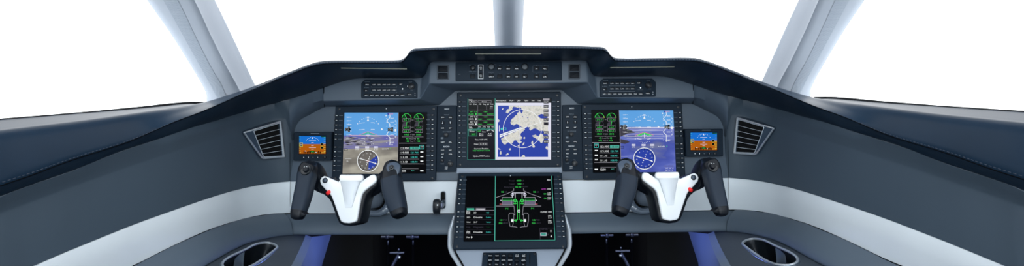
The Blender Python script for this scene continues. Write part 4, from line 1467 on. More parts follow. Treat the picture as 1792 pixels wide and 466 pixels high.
# ---- standby instruments
def standby(right):
    if not right:
        fr = [(514, 231.4), (579.8, 230.8), (579.2, 281), (512.6, 281.6)]; sc = [(523.4, 238), (570.2, 238), (570.2, 269.6), (523, 270)]
        lab = 'small blue-over-orange standby instrument beside the left air vent'
    else:
        fr = [(1199.4, 226), (1265.4, 225.4), (1266, 273.6), (1201, 274.4)]; sc = [(1208.2, 232), (1255, 231.8), (1256, 263.2), (1209.6, 263.8)]
        lab = 'small blue-over-orange standby instrument beside the right air vent'
    pl = DP.shifted(.012)
    t = thing('standby_instrument', lab, 'standby instrument', pl.hit(*fr[3]), 'standby instruments')
    bm = B()
    ring(bm, pl, rnd(pl.poly(fr), .004, 5), rnd(pl.poly(sc), .001, 5), -.028, 0, .002)
    obj('bezel', bm, BEZ, t)
    bm = B(); prism(bm, pl, inset(pl.poly(sc), -.001), -.026, -.002)
    scr = obj('screen', bm, SBLK, t)
    x0, y0, x1, y1 = sc[0][0], sc[0][1], sc[1][0], sc[2][1]
    hz = y0 + 14.4
    d = Draw(pl, -.0016)
    d.rect(x0 + .3, y0 + .3, x1 - .3, hz, cSKY2); d.rect(x0 + .3, hz, x1 - .3, y1 - .3, cBRN)
    d.up()
    cx = (x0 + x1) / 2
    for a in range(-60, 61, 15):
        d.dot(cx + 12.6 * math.sin(math.radians(a)), y0 + 14.6 - 12 * math.cos(math.radians(a)), .55, cWHT, 6)
    d.poly([(cx, y0 + 2.6), (cx - 1.2, y0 + 5), (cx + 1.2, y0 + 5)], cWHT)
    for yy, w in ((8.6, 6), (11.8, 2), (17.2, 2), (20.6, 6), (23.4, 2)):
        d.line([(cx - w, y0 + yy), (cx + w, y0 + yy)], .5, cPNK)
    d.rect(x0 + .4, y0 + 11.6, x0 + 6.4, y0 + 18.8, cDIM); d.up()
    d.frame(x0 + .8, y0 + 12, x0 + 6.2, y0 + 18.4, .5, cYEL); d.text('125', x0 + 3.5, y0 + 15.2, 2.4, cWHT, 4.4)
    for yy in (12.6, 18.4):
        d.rect(x1 - 9, y0 + yy, x1 - 4.8, y0 + yy + 4.2, cBLK); d.frame(x1 - 9, y0 + yy, x1 - 4.8, y0 + yy + 4.2, .4, cYEL)
    for k in range(8):
        d.line([(x0 + .6, y0 + 1.4 + k * 4), (x0 + 2.4, y0 + 1.4 + k * 4)], .5, cCYN if k < 4 else cYEL)
        d.line([(x1 - 3.4, y0 + 2.4 + k * 3.6), (x1 - .6, y0 + 2.4 + k * 3.6)], .6, cCYN if k < 2 else cYEL)
    d.rect(x1 - 8.4, y0 + .4, x1 - .4, y0 + 2.2, cDGR)
    for k in range(11):
        d.rect(x0 + 8 + k * 2.8, y1 - 4 - (1 if k % 3 == 0 else 0), x0 + 9.7 + k * 2.8, y1 - .8, cBLK)
    d.rect(cx - 4, y1 - 5.4, cx + 4, y1 - 2.8, cDGR); d.up(); d.text('292', cx, y1 - 4, 2, cGRN, 5)
    d.poly([(x0 + 9, y1 - 4.6), (x0 + 11, y1 - 5.8), (x0 + 13, y1 - 4.6)], cWHT); d.dot(cx + 6.4, y1 - 2.6, .9, cWHT, 6)
    d.text('P', x0 + 2.6, y1 - 2.4, 2, cYEL); d.text('2992', x1 - 5, y1 - 2.2, 1.8, cYEL, 6)
    d.done('symbology', scr)
    ky = y1 + 6
    for k in range(4):
        x = cx - 15.4 + k * 8.2 + .0
        bm = B(); prism(bm, pl, rnd(box2(pl, x - 2, ky - 1.5, x + 2, ky + 1.5), .001, 2), -.001, .0026, .0008)
        obj('button', bm, BTN, t)
    bm = B(); disc(bm, pl, x1 - 2.6, ky, 2.3, -.001, .006, .001, 16); obj('knob', bm, KNOB, t)
    d = Draw(pl, .003)
    for k in range(4):
        x = cx - 15.4 + k * 8.2
        if k == 2: d.rect(x - 1.5, ky - .35, x + 1.5, ky + .35, cLEGD)
        elif k == 1: d.rect(x - .5, ky - 1.1, x + .5, ky + 1.1, cLEG)
        else: d.dot(x, ky, .9, cLEG, 3 if k == 3 else 4)
    d.done('legend', t)
    d = Draw(pl, .0002)
    d.rect(cx - 3, y0 - 4.6, cx + 12, y0 - 3.4, cLEGD)
    d.done('marking', t)
standby(False); standby(True)

# ---- baro and radio control panels
def baro(right):
    dx, dy = (218.6, -1.0) if right else (0, 0)
    pl = DP
    fr = [(765.6, 184.6), (799.2, 184.4), (798.2, 301), (763.4, 301.4)] if not right else [(984, 184), (1017, 183.2), (1020.4, 299.4), (985.2, 300.4)]
    t = thing('radio_unit', 'narrow black radio unit of keys and knobs just %s of the map display' % ('right' if right else 'left'), 'radio unit', pl.hit(*fr[3]), 'narrow radio units')
    bm = B(); prism(bm, pl, rnd(pl.poly(fr), .003, 3), -.022, -.001, .0014); obj('faceplate', bm, BEZ, t)
    d = Draw(pl, -.0007, dx, dy)
    d.text('BARO', 782, 190.8, 2.3, cLEG, 8); d.text('MINIMUMS', 781.6, 201, 1.8, cLEGD, 8.4); d.text('CRS & RANGE', 782, 230.8, 1.8, cLEGD, 15)
    d.text('RADIO', 781.4, 256.8, 2.4, cLEG, 10); d.text('VOL', 774, 275.6, 1.8, cLEG, 3.6); d.text('SQL', 787, 281, 1.8, cLEGD, 4)
    d.text('TUNE', 774, 287, 1.8, cLEGD, 6); d.text('PUSH', 781, 292.6, 1.8, cLEG, 4.6); d.text('STBY', 781, 295.6, 1.8, cLEG, 5); d.rect(771.6, 240.4, 776, 243.4, cLEGD)
    d.done('marking', t)
    keys = [(774.6, 205.6, 6.6, 4.4, 'QNH'), (788, 206, 6.6, 5.6, 'STD'), (774.6, 215, 5.4, 4.8, ''), (788, 215, 5.4, 4.8, ''), (774.6, 224.4, 6.4, 3.8, 'BRG'), (788, 224.4, 6.4, 3.8, 'ET'), (774.8, 249.2, 7.6, 3.4, 'INSERT'), (788.2, 249.2, 6.6, 3.4, 'FPL'), (774.4, 263, 6.6, 3.4, 'COM'), (788, 262.8, 6.6, 3.4, 'NAV'), (774.4, 270, 6.6, 3.4, 'ADF'), (788, 270, 7.6, 3.4, 'XPDR')]
    for x, y, w, h_, s in keys:
        bm = B(); prism(bm, pl, rnd(box2(pl, x + dx - w / 2, y + dy - h_ / 2, x + dx + w / 2, y + dy + h_ / 2), .0012, 2), -.002, .002, .0009)
        obj('button', bm, BTN, t)
    d = Draw(pl, .0024, dx, dy)
    for x, y, w, h_, s in keys:
        if s: d.text(s, x, y, 1.9, cLEG, min(w - 1.4, 1.7 * len(s) + .6))
        else:
            d.line([(x, y - 1.7), (x, y + 1.7)], .5, cLEG); d.line([(x - .8, y + (.9 if x < 780 else -.9)), (x, y + (1.8 if x < 780 else -1.8)), (x + .8, y + (.9 if x < 780 else -.9))], .45, cLEG)
    d.done('legend', t)
    for x, y, r1, r2, hh in ((780.4 if not right else 781.6, 236.4, 3.9, 2.6, .016), (773.6, 281.4, 2.9, 1.9, .013), (787.6, 287.4, 4.7, 3.1, .018)):
        bm = B(); disc(bm, pl, x + dx, y + dy, r1, -.002, hh * .55, .0012, 24); k = obj('knob', bm, KNOB, t)
        bm = B(); disc(bm, pl, x + dx, y + dy, r2, hh * .5, hh, .0012, 24); obj('inner_knob', bm, KNOB, k)
baro(False); baro(True)

# ---- audio panels on the upper fascia
def audio(right):
    dx, dy = (416.5, -2.2) if right else (0, 0)
    pl = RF.shifted(.0)
    fr = [(639, 140.4), (724, 140.4), (730.6, 147), (730.6, 171.8), (633, 172.2), (633, 146)]
    t = thing('audio_panel', 'black audio control panel with three rows of keys on the %s upper fascia' % ('right' if right else 'left'), 'control panel', pl.hit(682 + dx, 172 + dy), 'audio control panels')
    bm = B(); prism(bm, pl, rnd([pl.to2(x + dx, y + dy) for x, y in fr], .0025, 3), -.01, .006, .0016); obj('faceplate', bm, BEZ, t)
    rowx = [654.4, 663.4, 672.4, 681.4, 690.4]
    keys = [(642.6, 148.4, 9.4, 'SPKR')] + [(x, 148.4, 6.6, s) for x, s in zip(rowx, ('COM1', 'COM2', 'COM3', 'HF 1', 'PHN 1'))] + [(701.6, 147.8, 6.4, 'INT')]
    keys += [(641, 159.2, 7.4, 'PA')] + [(x, 158, 6.6, s) for x, s in zip(rowx, ('COM1', 'COM2', 'COM3', 'HF 1', 'PHN 1'))]
    keys += [(641.5 + 9 * i, 167, 6.8, s) for i, s in enumerate(('NAV 1', 'NAV 2', 'ADF1', 'ADF2', 'DME1', 'DME2', 'MKR', 'HDPH'))] + [(717, 166, 7.2, 'MUTE')]
    for x, y, w, s in keys:
        bm = B(); prism(bm, pl, rnd(box2(pl, x + dx - w / 2, y + dy - 2, x + dx + w / 2, y + dy + 2), .0012, 2), .004, .0086, .0009)
        obj('button', bm, BTN, t)
    d = Draw(pl, .009, dx, dy)
    for x, y, w, s in keys:
        d.text(s, x, y - .1, 1.6, cLEG, min(w - 1, 1.35 * len(s) + .6))
    d.done('legend', t)
    d = Draw(pl, .0064, dx, dy)
    d.text('MICROPHONE', 643, 143.4, 1.3, cLEGD, 9); d.text('AUDIO', 641.4, 153.4, 1.4, cLEGD, 8)
    d.line([(649.6, 151.6), (649.6, 152.8), (694.6, 152.8), (694.6, 151.6)], .35, cLEGD)
    d.line([(650, 161.4), (650, 162.6), (694.6, 162.6), (694.6, 161.4)], .35, cLEGD)
    d.dot(704.4, 155.8, 1.3, cLEG); d.text('EMERGENCY', 704.4, 159.4, 1.3, cLEGD, 9.4)
    d.text('VOLUME', 718, 143.6, 1.4, cLEGD, 6); d.text('SQ', 720.6, 157.8, 1.4, cLEGD, 4)
    d.rect(712.8, 150, 713.6, 152.2, cLEG); d.rect(726, 163, 726.6, 164.2, cLEG); d.rect(726, 166.6, 726.6, 168, cLEG)
    d.done('marking', t)
    bm = B(); disc(bm, pl, 719.4 + dx, 150.6 + dy, 5.4, .004, .015, .0015, 28); k = obj('knob', bm, KNOB, t)
    bm = B(); disc(bm, pl, 719.4 + dx, 150.6 + dy, 3.4, .014, .022, .0012, 24); obj('inner_knob', bm, KNOB, k)
audio(False); audio(True)

# ---- flight guidance panel under the hood
pl = CF
t = thing('guidance_panel', 'long black flight guidance panel under the middle of the glareshield', 'control panel', pl.hit(890, 142))
fr = [(797.4, 109.4), (982.8, 107.6), (983.6, 140.8), (797.4, 142.6)]
bm = B(); prism(bm, pl, rnd(pl.poly(fr), .003, 3), -.01, .004, .0014); obj('faceplate', bm, BEZ, t)
keys = [(x, 120.4, s) for x, s in ((874.5, 'FD'), (889.4, 'HDG'), (904, 'APR'), (939, 'AT'), (953.4, 'FLC'))] + [(x, 134.4, s) for x, s in ((860.3, 'DIRCT'), (874.6, ''), (889.5, 'SPD'), (904, 'YD'), (918.6, 'ALT'), (939, 'VS'), (953.4, 'L/R'), (827.6, ''))]
for x, y, s in keys:
    bm = B(); prism(bm, pl, rnd(box2(pl, x - 4.6, y - 3.4, x + 4.6, y + 3.4), .0018, 3), .002, .0066, .001); obj('button', bm, BTN, t)
d = Draw(pl, .007)
for x, y, s in keys:
    if s: d.text(s, x, y, 1.9, cLEG, 1.5 * len(s) + 1)
d.done('legend', t)
bm = B(); ring(bm, pl, rnd(box2(pl, 836.9, 114, 846, 138.8), .001, 3), rnd(inset(box2(pl, 836.9, 114, 846, 138.8), .001), .0006, 3), .002, .0048); obj('switch_frame', bm, LEGEND, t, label='white outlined frame')
for y in (119.6, 132.8):
    bm = B(); prism(bm, pl, rnd(box2(pl, 838, y - 5, 845, y + 5), .001, 2), .002, .005, .0008); obj('button', bm, BTN, t)
d = Draw(pl, .0053)
for y in (119.6, 132.8):
    d.text('CPL', 841.4, y - 1.2, 1.6, cLEG, 4); d.text('ON', 841.4, y + 1.4, 1.6, cLEG, 3)
d.done('legend', t)
d = Draw(pl, .0043)
d.text('BRIGHTNESS', 827, 114, 1.3, cLEGD, 12); d.text('PANEL DISPLAY', 827.4, 125.4, 1.3, cLEGD, 13); d.text('ON', 803.4, 130, 1.4, cLEGD, 3.6)
d.text('CRS', 852.6, 113.6, 1.3, cLEGD, 4); d.text('HDG', 866.8, 113.4, 1.3, cLEGD, 4); d.text('PUSH SYNC', 860, 126.8, 1.4, cLEGD, 9)
d.frame(932.4, 115.6, 960.4, 126.4, .3, cLEGD)
for x, y, s in keys:
    d.rect(x - 1, y - 5.4, x + 1, y - 4.8, cLEGD)
d.done('marking', t)
for x, y, r1 in ((827.2, 118.4, 3.6), (860, 116.8, 4.6), (918.4, 116.8, 4.8)):
    bm = B(); disc(bm, pl, x, y, r1, .002, .018, .0018, 28); k = obj('knob', bm, KNOBG if r1 > 4 else KNOB, t)
    bm = B(); disc(bm, pl, x, y, r1 + 1.6, .002, .0055, .001, 28); obj('collar', bm, BTN, k)

# ---- square switch pairs at each end of the guidance panel
for right in (0, 1):
    x0, x1, y0, y1 = (764.8, 785.8, 114.4, 140) if not right else (994.6, 1015.2, 112.4, 138.6)
    t = thing('annunciator_switch', 'small square black switch pair %s of the flight guidance panel' % ('right' if right else 'left'), 'switch', CF.hit((x0 + x1) / 2, y1), 'square switch pairs')
    bm = B(); ring(bm, CF, rnd(box2(CF, x0, y0, x1, y1), .0025, 3), rnd(box2(CF, x0 + 2, y0 + 2, x1 - 2, y1 - 2), .001, 3), -.003, .0035, .001); obj('frame', bm, GREYC, t)
    ym = (y0 + y1) / 2
    for a, b in ((y0 + 1.8, ym - .6), (ym + .6, y1 - 1.8)):
        bm = B(); prism(bm, CF, rnd(box2(CF, x0 + 2.6, a + .4, x1 - 2.6, b), .001, 2), -.003, .0055, .0012); obj('button', bm, BTN, t)

# ---- air vents on the curved side lining
def vent(m):
    side = 'left' if m > 0 else 'right'
    outer = [(424.5, 231.6), (491.5, 211), (498.5, 275.5), (458.5, 279)]
    inner = [(444.5, 230), (489, 216.2), (494.6, 272.4), (461.6, 274.6)]
    pl = Plane.through(P(424.5, 231.6, D(424.5) - .001), P(494, 212, D(494) - .012), P(458.5, 279, D(458.5) - .013))
    t = thing('air_vent', 'chrome-framed slanted air vent with dark fins on the %s side lining' % side, 'air vent', pl.hit(475, 279), 'side air vents', m)
    ou = rnd(pl.poly(outer), [.004, .004, .003, .008], 5)
    inn = rnd(pl.poly(inner), [.002, .002, .002, .005], 5)
    bm = B(); ring(bm, pl, ou, inn, -.03, 0, .0016); obj('frame', bm, VENTS, t, m=m, label='brushed steel frame')
    bm = B(); tube(bm, [pl.at(a, b, .0010) for a, b in inset(ou, .0022)], .0024, 8, True); obj('rim', bm, CHROME, t, m=m)
    bm = B(); tube(bm, [pl.at(a, b, .0004) for a, b in inset(inn, -.0008)], .0009, 8, True); obj('rim', bm, SILV, t, m=m)
    bm = B(); prism(bm, pl, inset(inn, -.001), -.014, -.0075); obj('duct', bm, BLACK, t, m=m)
    TL, TR, BR, BL = [V2(pl.to2(*p)) for p in inner]
    for fl, fr_ in ((.17, .18), (.355, .35), (.53, .52), (.71, .68), (.88, .85)):
        a, b = TL.lerp(BL, fl), TR.lerp(BR, fr_)
        bm = B()
        rows = []
        for p in (a, b):
            rows.append([pl.at(p.x, p.y + .0006, -.002), pl.at(p.x, p.y - .0006, -.002), pl.at(p.x, p.y - .0046, -.0072), pl.at(p.x, p.y - .0036, -.0072)])
        vs = grid(bm, rows, True)
        bm.faces.new(vs[0][::-1]); bm.faces.new(vs[1])
        f = obj('fin', bm, BLACK, t, m=m)
        bm = B(); tube(bm, [pl.at(a.x, a.y, -.0015), pl.at(b.x, b.y, -.0015)], .0007, 6); obj('edge', bm, SILV, f, m=m)
vent(1); vent(-1)
# ================================================================== control yokes
YP = Plane.tilt(306, 1.165, 392, 1.135)
def yoke(m):
    side = 'left' if m > 0 else 'right'
    t = thing('control_yoke', 'white and black W-shaped control yoke in front of the %s pilot position' % side, 'control yoke', P(611, 396, 1.16), 'control yokes', m)
    def sm2(pts, n=4):
        return [(p.x, p.y) for p in cr([W(x, y, 0) for x, y in pts], n, True)]
    face = [(560, 316.5), (562.4, 311), (567.5, 308.2), (573, 310.2), (585, 315.4), (592.6, 318.4), (596, 313), (632, 313), (634.6, 316.6), (642, 311.4), (650, 306.3), (655, 305.8), (659, 309.4), (660, 315), (657.6, 320), (648, 327.4), (638.6, 334.8), (634.6, 340), (631.6, 351), (626.4, 380), (624.6, 387.4), (619, 390), (611, 391.4), (601.6, 390.4), (596.6, 387.6), (594.4, 382), (584, 353), (580.4, 344), (577, 339.4), (568, 330.4), (561.6, 323)]
    body = [(558, 314), (566, 308.4), (591, 319.6), (600, 310), (630, 310), (637.6, 316.6), (652, 307), (660, 310), (663, 318), (659, 327), (649, 335), (642.4, 342), (638, 356), (633, 382), (630, 391), (621, 395), (611, 396.4), (599, 395), (591.4, 391), (587, 381), (577.6, 355), (573, 347.6), (566, 341.6), (557, 335.6), (553.4, 328), (554, 320)]
    bm = B(); prism(bm, YP, YP.poly(body), -.062, -.004, .006); obj('hub_body', bm, YBLACK, t, m=m, sharp=45)
    bm = B(); prism(bm, YP, YP.poly(face), -.006, .003, .0032); obj('face_plate', bm, YWHITE, t, m=m, sharp=45, label='white Y-shaped front shell')
    # raised boss that runs down into a silver insert
    rows = []
    prof = [(308.6, 600, 628, -.02), (306.4, 597, 631, .000), (305.8, 595.8, 632.4, .006), (308, 594.2, 633.8, .011), (312, 593.2, 634.8, .0115), (316.5, 594.2, 632.6, .0108), (320.5, 595.8, 629, .0098), (330, 598, 625.6, .0078), (345, 600.6, 621.4, .0056), (360, 603, 617, .0042), (363.6, 603.6, 616.2, .0038), (364.6, 604, 615.8, .0005)]
    for y, xa, xb, h in prof:
        a, b = V2(YP.to2(xa, y, h)), V2(YP.to2(xb, y, h))
        r = [YP.at(a.x, a.y, h - .011)]
        for f in (0, .05, .5, .95, 1):
            p = a.lerp(b, f)
            r.append(YP.at(p.x, p.y, h - (.0018 if f in (0, 1) else 0)))
        r.append(YP.at(b.x, b.y, h - .011))
        rows.append(r)
    bm = B(); grid(bm, rows[:6]); obj('boss', bm, YWHITE, t, m=m, sharp=50)
    bm = B(); grid(bm, rows[5:]); obj('insert', bm, YSILV, t, m=m, sharp=50, label='silver tapered insert')
    # grips
    def sweep(secs, squash=1.15, n=20, grow=1.0):
        pts = [P(x, y, d) for x, y, hw, d in secs]
        rad = [hw * d / F * grow for x, y, hw, d in secs]
        data = [W(p.x, p.y, p.z) for p in pts]
        path = cr(data, 4)
        rr = cr([W(r, i * .02, 0) for i, r in enumerate(rad)], 4)
        rows = []
        for i, p in enumerate(path):
            a = path[max(0, i - 1)]; b = path[min(len(path) - 1, i + 1)]
            tt = (b - a).normalized()
            x = W(0, -1, 0).cross(tt)
            x = x.normalized() if x.length > 1e-4 else W(1, 0, 0)
            y = tt.cross(x).normalized()
            r = max(rr[i].x, .0006)
            row = []
            for k in range(n):
                an = 2 * math.pi * k / n
                c, s = math.cos(an), math.sin(an)
                e = .52
                row.append(p + x * r * math.copysign(abs(c) ** e, c) + y * r * squash * math.copysign(abs(s) ** e, s))
            rows.append(row)
        bm = B()
        vs = grid(bm, rows, True)
        bm.faces.new(vs[0][::-1]); bm.faces.new(vs[-1])
        return bm
    G1 = [(544.5, 284.6, 6, 1.149), (544, 286, 10, 1.149), (542, 290.5, 13.4, 1.147), (539.6, 297, 14.6, 1.144), (537.8, 305, 14.4, 1.140), (536, 315, 13.8, 1.134), (533.2, 330, 13.4, 1.124), (529.8, 345, 13.2, 1.113), (525.8, 360, 12.4, 1.102), (522.6, 371, 11.6, 1.094), (521.0, 378, 10.6, 1.089), (519.8, 383.0, 8.5, 1.086), (519.4, 385, 4, 1.085)]
    G2 = [(690.0, 282.8, 6, 1.150), (689.6, 284.2, 10.5, 1.150), (688.4, 290, 13.6, 1.147), (687, 298, 15.2, 1.142), (686, 307, 15.8, 1.136), (685.8, 316, 16.4, 1.13), (687.6, 330, 16.4, 1.119), (691.2, 345, 15.8, 1.107), (695.2, 360, 14.6, 1.096), (697.8, 370, 13.2, 1.089), (699.2, 375.5, 12.4, 1.085), (700, 378.6, 10.6, 1.083), (700.3, 380, 5, 1.082)]
    g1 = obj('grip', sweep(G1), YBLACK, t, m=m, sharp=60)
    g2 = obj('grip', sweep(G2), YBLACK, t, m=m, sharp=60)
    obj('grip_pad', sweep([s for s in G1 if 300 < s[1] < 375], grow=1.025), YGRIP, g1, m=m, sharp=60)
    obj('grip_pad', sweep([s for s in G2 if 312 < s[1] < 374], grow=1.025), YGRIP, g2, m=m, sharp=60)
    # arms joining grips and hub
    obj('arm', sweep([(541, 290, 9, 1.154), (546, 297, 14, 1.163), (553, 308, 15, 1.183), (561, 320, 13.5, 1.196), (568, 328, 10.5, 1.202), (576, 335, 7, 1.205)], 1.0), YBLACK, t, m=m, sharp=60)
    obj('arm', sweep([(687, 300, 8, 1.155), (680, 307, 13, 1.166), (671, 316, 14, 1.185), (661, 325, 13, 1.197), (651, 333, 11, 1.203), (642, 340, 10, 1.206)], 1.0), YBLACK, t, m=m, sharp=60)
    # finger rest at the foot of the outer grip
    FP = Plane(P(530, 374, 1.088), W(0, -1, .1))
    bm = B(); prism(bm, FP, FP.poly([(521, 371), (531, 370), (537.6, 375.4), (531, 378.4), (522, 381.5)]), -.010, .010, .0016); obj('finger_rest', bm, YBLACK, g1, m=m, sharp=50)
    # four-way switch on the outer grip
    HP = Plane(P(535, 296, 1.144) + (EYE - P(535, 296, 1.144)).normalized() * .0225, W(-.1, -1, .75))
    bm = B(); disc(bm, HP, 534.4, 297, 9.3, -.009, .0022, .002, 28); hs = obj('switch_base', bm, KNOB, g1, m=m)
    bm = B(); disc(bm, HP, 534.0, 295.2, 5.2, .0, .010, .0022, 20); ht = obj('hat_switch', bm, YBLACK, hs, m=m)
    d = Draw(HP, .0103)
    d.line([(532, 292.6), (533.4, 291.8)], .6, cLEG); d.line([(536.2, 291.6), (537.4, 292.2)], .6, cLEG)  # pale strokes painted as two light glints on the hat, not lettering
    glints = d.bm
    bmesh.ops.reverse_faces(glints, faces=glints.faces) if False else None
    for f in glints.faces: f.material_index = 0
    obj('marking', glints, LEGEND, hs, m=m, recalc=False, flat=True)
    # blue-grey thumb pad with a round button on the inner grip
    TP = Plane(P(688, 297, 1.143) + (EYE - P(688, 297, 1.143)).normalized() * .0238, W(.12, -1, .42))
    pad = [(675.6, 293), (677.6, 288), (682, 284.8), (690, 283.4), (697, 285.4), (701, 290), (699.4, 300), (695.6, 308), (690.4, 312.6), (685.4, 311), (680, 304), (676.6, 298)]
    bm = B(); prism(bm, TP, TP.poly(pad), -.012, .0018, .002); tp = obj('thumb_pad', bm, YPAD, g2, m=m)
    bm = B(); disc(bm, TP, 685, 293.4, 4.9, .0, .004, .0014, 24); tb = obj('thumb_button', bm, KNOB, tp, m=m)
    bm = B(); disc(bm, TP, 684.8, 292.6, 2.6, .003, .0095, .0018, 20); obj('button_tip', bm, KNOB, tb, m=m)
    # black push button on the white arm, red button below it
    bm = B(); disc(bm, YP, 568.6, 316, 4.7, .002, .0046, .0008, 28); pb = obj('push_button', bm, KNOB, t, m=m)
    bm = B(); disc(bm, YP, 568.5, 315.6, 3.3, .004, .0076, .0014, 24); obj('button_tip', bm, YPAD, pb, m=m)
    RP = Plane(P(573, 338.6, 1.151), W(-.25, -1, -.25))
    bm = B(); disc(bm, RP, 572.6, 339.2, 3.5, -.012, .004, .0022, 20); rb = obj('red_button', bm, RED, t, m=m, label='red disconnect button')
    bm = B(); disc(bm, RP, 572.4, 338.9, 1.5, .003, .0052, .0008, 16); obj('button_tip', bm, RED, rb, m=m)
    d = Draw(YP.shifted(-.008), .0002)
    # column and its collar on the panel
    hub = P(616, 350, 1.20)
    end = P(657, 348, 1.425)
    bm = B(); tube(bm, [hub, hub.lerp(end, .5), end], [.026, .026, .027], 24); obj('column', bm, COLM, t, m=m)
    cp_ = Plane(P(663, 341, 1.405), W(0, -1, .05))
    bm = B()
    c = cp_.to2(658, 347)
    k = cp_.scale(658, 347)
    ell = lambda a, b, ox, n=40: [(c[0] + ox + a * k * math.cos(2 * math.pi * i / n), c[1] + b * k * math.sin(2 * math.pi * i / n)) for i in range(n)]
    outer, inner = ell(35, 31, 0), ell(20, 21.5, -.004)
    ring(bm, cp_, outer, inner, -.03, .010, .006); col = obj('column_collar', bm, COLM, t, m=m, label='grey collar round the column')
    bm = B(); prism(bm, cp_, ell(20.6, 22, -.004), -.02, -.012); obj('collar_well', bm, BLACK, col, m=m)
    d = Draw(cp_, .0103)
    d.rect(674.6, 364.6, 677.2, 366.6, cLEG); d.rect(669.4, 368.4, 671.6, 370.2, cLEG); d.line([(672.6, 368), (674, 367)], .6, cLEG)
    for f in d.bm.faces: f.material_index = 0
    obj('marking', d.bm, LEGEND, col, m=m, recalc=False, flat=True)
yoke(1); yoke(-1)

# ---- gear lever on the left white band
GP = Plane(P(770, 345, 1.4165), W(0, -1, .02))
t = thing('gear_lever', 'dark wheel-shaped lever knob in a slot of the white band left of the pedestal', 'lever', P(766, 374, 1.39))
bm = B(); prism(bm, GP, rnd(box2(GP, 772.0, 336.2, 779.0, 364.6), .0055, 6), -.01, .0012, .0006); obj('slot', bm, BLACK, t)
bm = B(); ring(bm, GP, rnd(box2(GP, 771.2, 335.4, 779.8, 365.4), .0062, 6), rnd(box2(GP, 772.2, 336.4, 778.8, 364.4), .0055, 6), -.004, .002, .0005); obj('slot_rim', bm, CHRDK, t)
bm = B(); boxw(bm, P(774.6, 357.5, 1.395), .0075, .05, .017, bev=.0012); obj('lever_arm', bm, STEELB, t)
bm = B(); tube(bm, [P(770, 361, 1.375), P(776, 353.6, 1.392)], .0045, 10); obj('lever_neck', bm, CHRDK, t)
bm = B()
kc = P(764.4, 361.8, 1.375)
a = W(.0105, 0, 0)
rows = []
for x, r in ((-.0105, .010), (-.0095, .0175), (-.006, .0205), (0, .0212), (.006, .0205), (.0095, .0175), (.0105, .010)):
    rows.append([kc + W(x, r * .75 * math.cos(2 * math.pi * k / 28), r * math.sin(2 * math.pi * k / 28)) for k in range(28)])
vs = grid(bm, rows, True); bm.faces.new(vs[0][::-1]); bm.faces.new(vs[-1]); obj('wheel_knob', bm, KNOB, t)
bm = B(); disc(bm, Plane(kc + W(.002, -.0158, .004), W(0, -1, .2)), 765.6, 359.6, 1.2, -.002, .0008, .0003, 12); obj('pin', bm, CHROME, t)

# ================================================================== pedestal and keypad
ped = thing('center_pedestal', 'light grey centre pedestal with silver edge rails under the lower display', 'pedestal', W(0, 1.25, 0))
# top plate
bm = B()
tp = [KP.to2(796, 434), KP.to2(812, 472), KP.to2(824, 500), KP.to2(CX, 500)]
tp[-1] = (0 - KP.p.x, tp[-1][1])
poly = [(KP.to2(796, 430)), KP.to2(794.6, 439), KP.to2(811, 468), KP.to2(822, 500)]
poly = poly + [(-a_, b_) for a_, b_ in poly[::-1]]
prism(bm, KP, poly, -.02, 0, .002); obj('top_plate', bm, PEDG, ped)
# back board that carries the lower display, seen as a pale gap above it
bm = B()
q = [LP.to2(801, 296), LP.to2(786, 440)]
poly = [q[0], q[1], (-q[1][0], q[1][1]), (-q[0][0], q[0][1])]
prism(bm, LP, poly, -.05, -.018, .003); obj('display_board', bm, GREYC, ped)
bm = B()
g0, g1 = MP.to2(800, 290, .004), MP.to2(799, 304, .004)
prism(bm, MP, [g0, g1, (-g1[0], g1[1]), (-g0[0], g0[1])], -.01, .006, .001); obj('cross_strip', bm, PEDG, ped)
for m in (1, -1):
    path = [P(794.4, 380, 1.345), P(791.6, 391, 1.335), P(788.4, 404, 1.325), P(787.6, 418, 1.312), P(787.8, 431, 1.300), P(791, 441.5, 1.288), P(798.6, 454, 1.270), P(808, 468.5, 1.248), P(820, 490, 1.21)]
    path = cr(path, 5)
    bm = B()
    rows = []
    for i, p in enumerate(path):
        a, b = path[max(0, i - 1)], path[min(len(path) - 1, i + 1)]
        tt = (b - a).normalized()
        x = tt.cross(W(0, -1, 0)).normalized()
        y = x.cross(tt).normalized()
        w = lerp(.0035, .0066, min(1, i / 12))
        rows.append([p + x * w * math.cos(2 * math.pi * k / 14) + y * .011 * math.sin(2 * math.pi * k / 14) for k in range(14)])
    vs = grid(bm, rows, True); bm.faces.new(vs[0][::-1]); bm.faces.new(vs[-1])
    obj('edge_rail', bm, SILV, ped, m=m)
    # dark side of the pedestal, down to the floor
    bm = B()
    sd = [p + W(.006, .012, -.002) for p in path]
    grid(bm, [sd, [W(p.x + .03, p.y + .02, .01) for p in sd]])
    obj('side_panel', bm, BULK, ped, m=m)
    bm = B(); tube(bm, [KP.hit(795.6, 437.5, .001), KP.hit(797.5, 443, .001), KP.hit(812, 468, .001), KP.hit(826, 494, .001)], .0022, 8); obj('joint_line', bm, BLACK, ped, m=m)
kp = thing('keypad', 'dark keypad with two rows of lettered keys on the pedestal below the lower display', 'keypad', KP.hit(892, 470))
fr = [(845, 441.8), (939, 441), (941.6, 476), (842, 477)]
bm = B(); prism(bm, KP, rnd(KP.poly(fr, .006), .004, 4), -.004, .006, .0014); obj('faceplate', bm, BEZ, kp)
cols = [858.2, 870, 881.6, 893.2, 905, 916.6]
K1 = ['MSG', 'NAV', 'VFR', '', 'FLT PLN', 'ALT SEL']
K2 = ['DIR', 'MAPS', 'CHKL', 'SYSTM', '', 'FMS MENU']
d = Draw(KP, .0124)
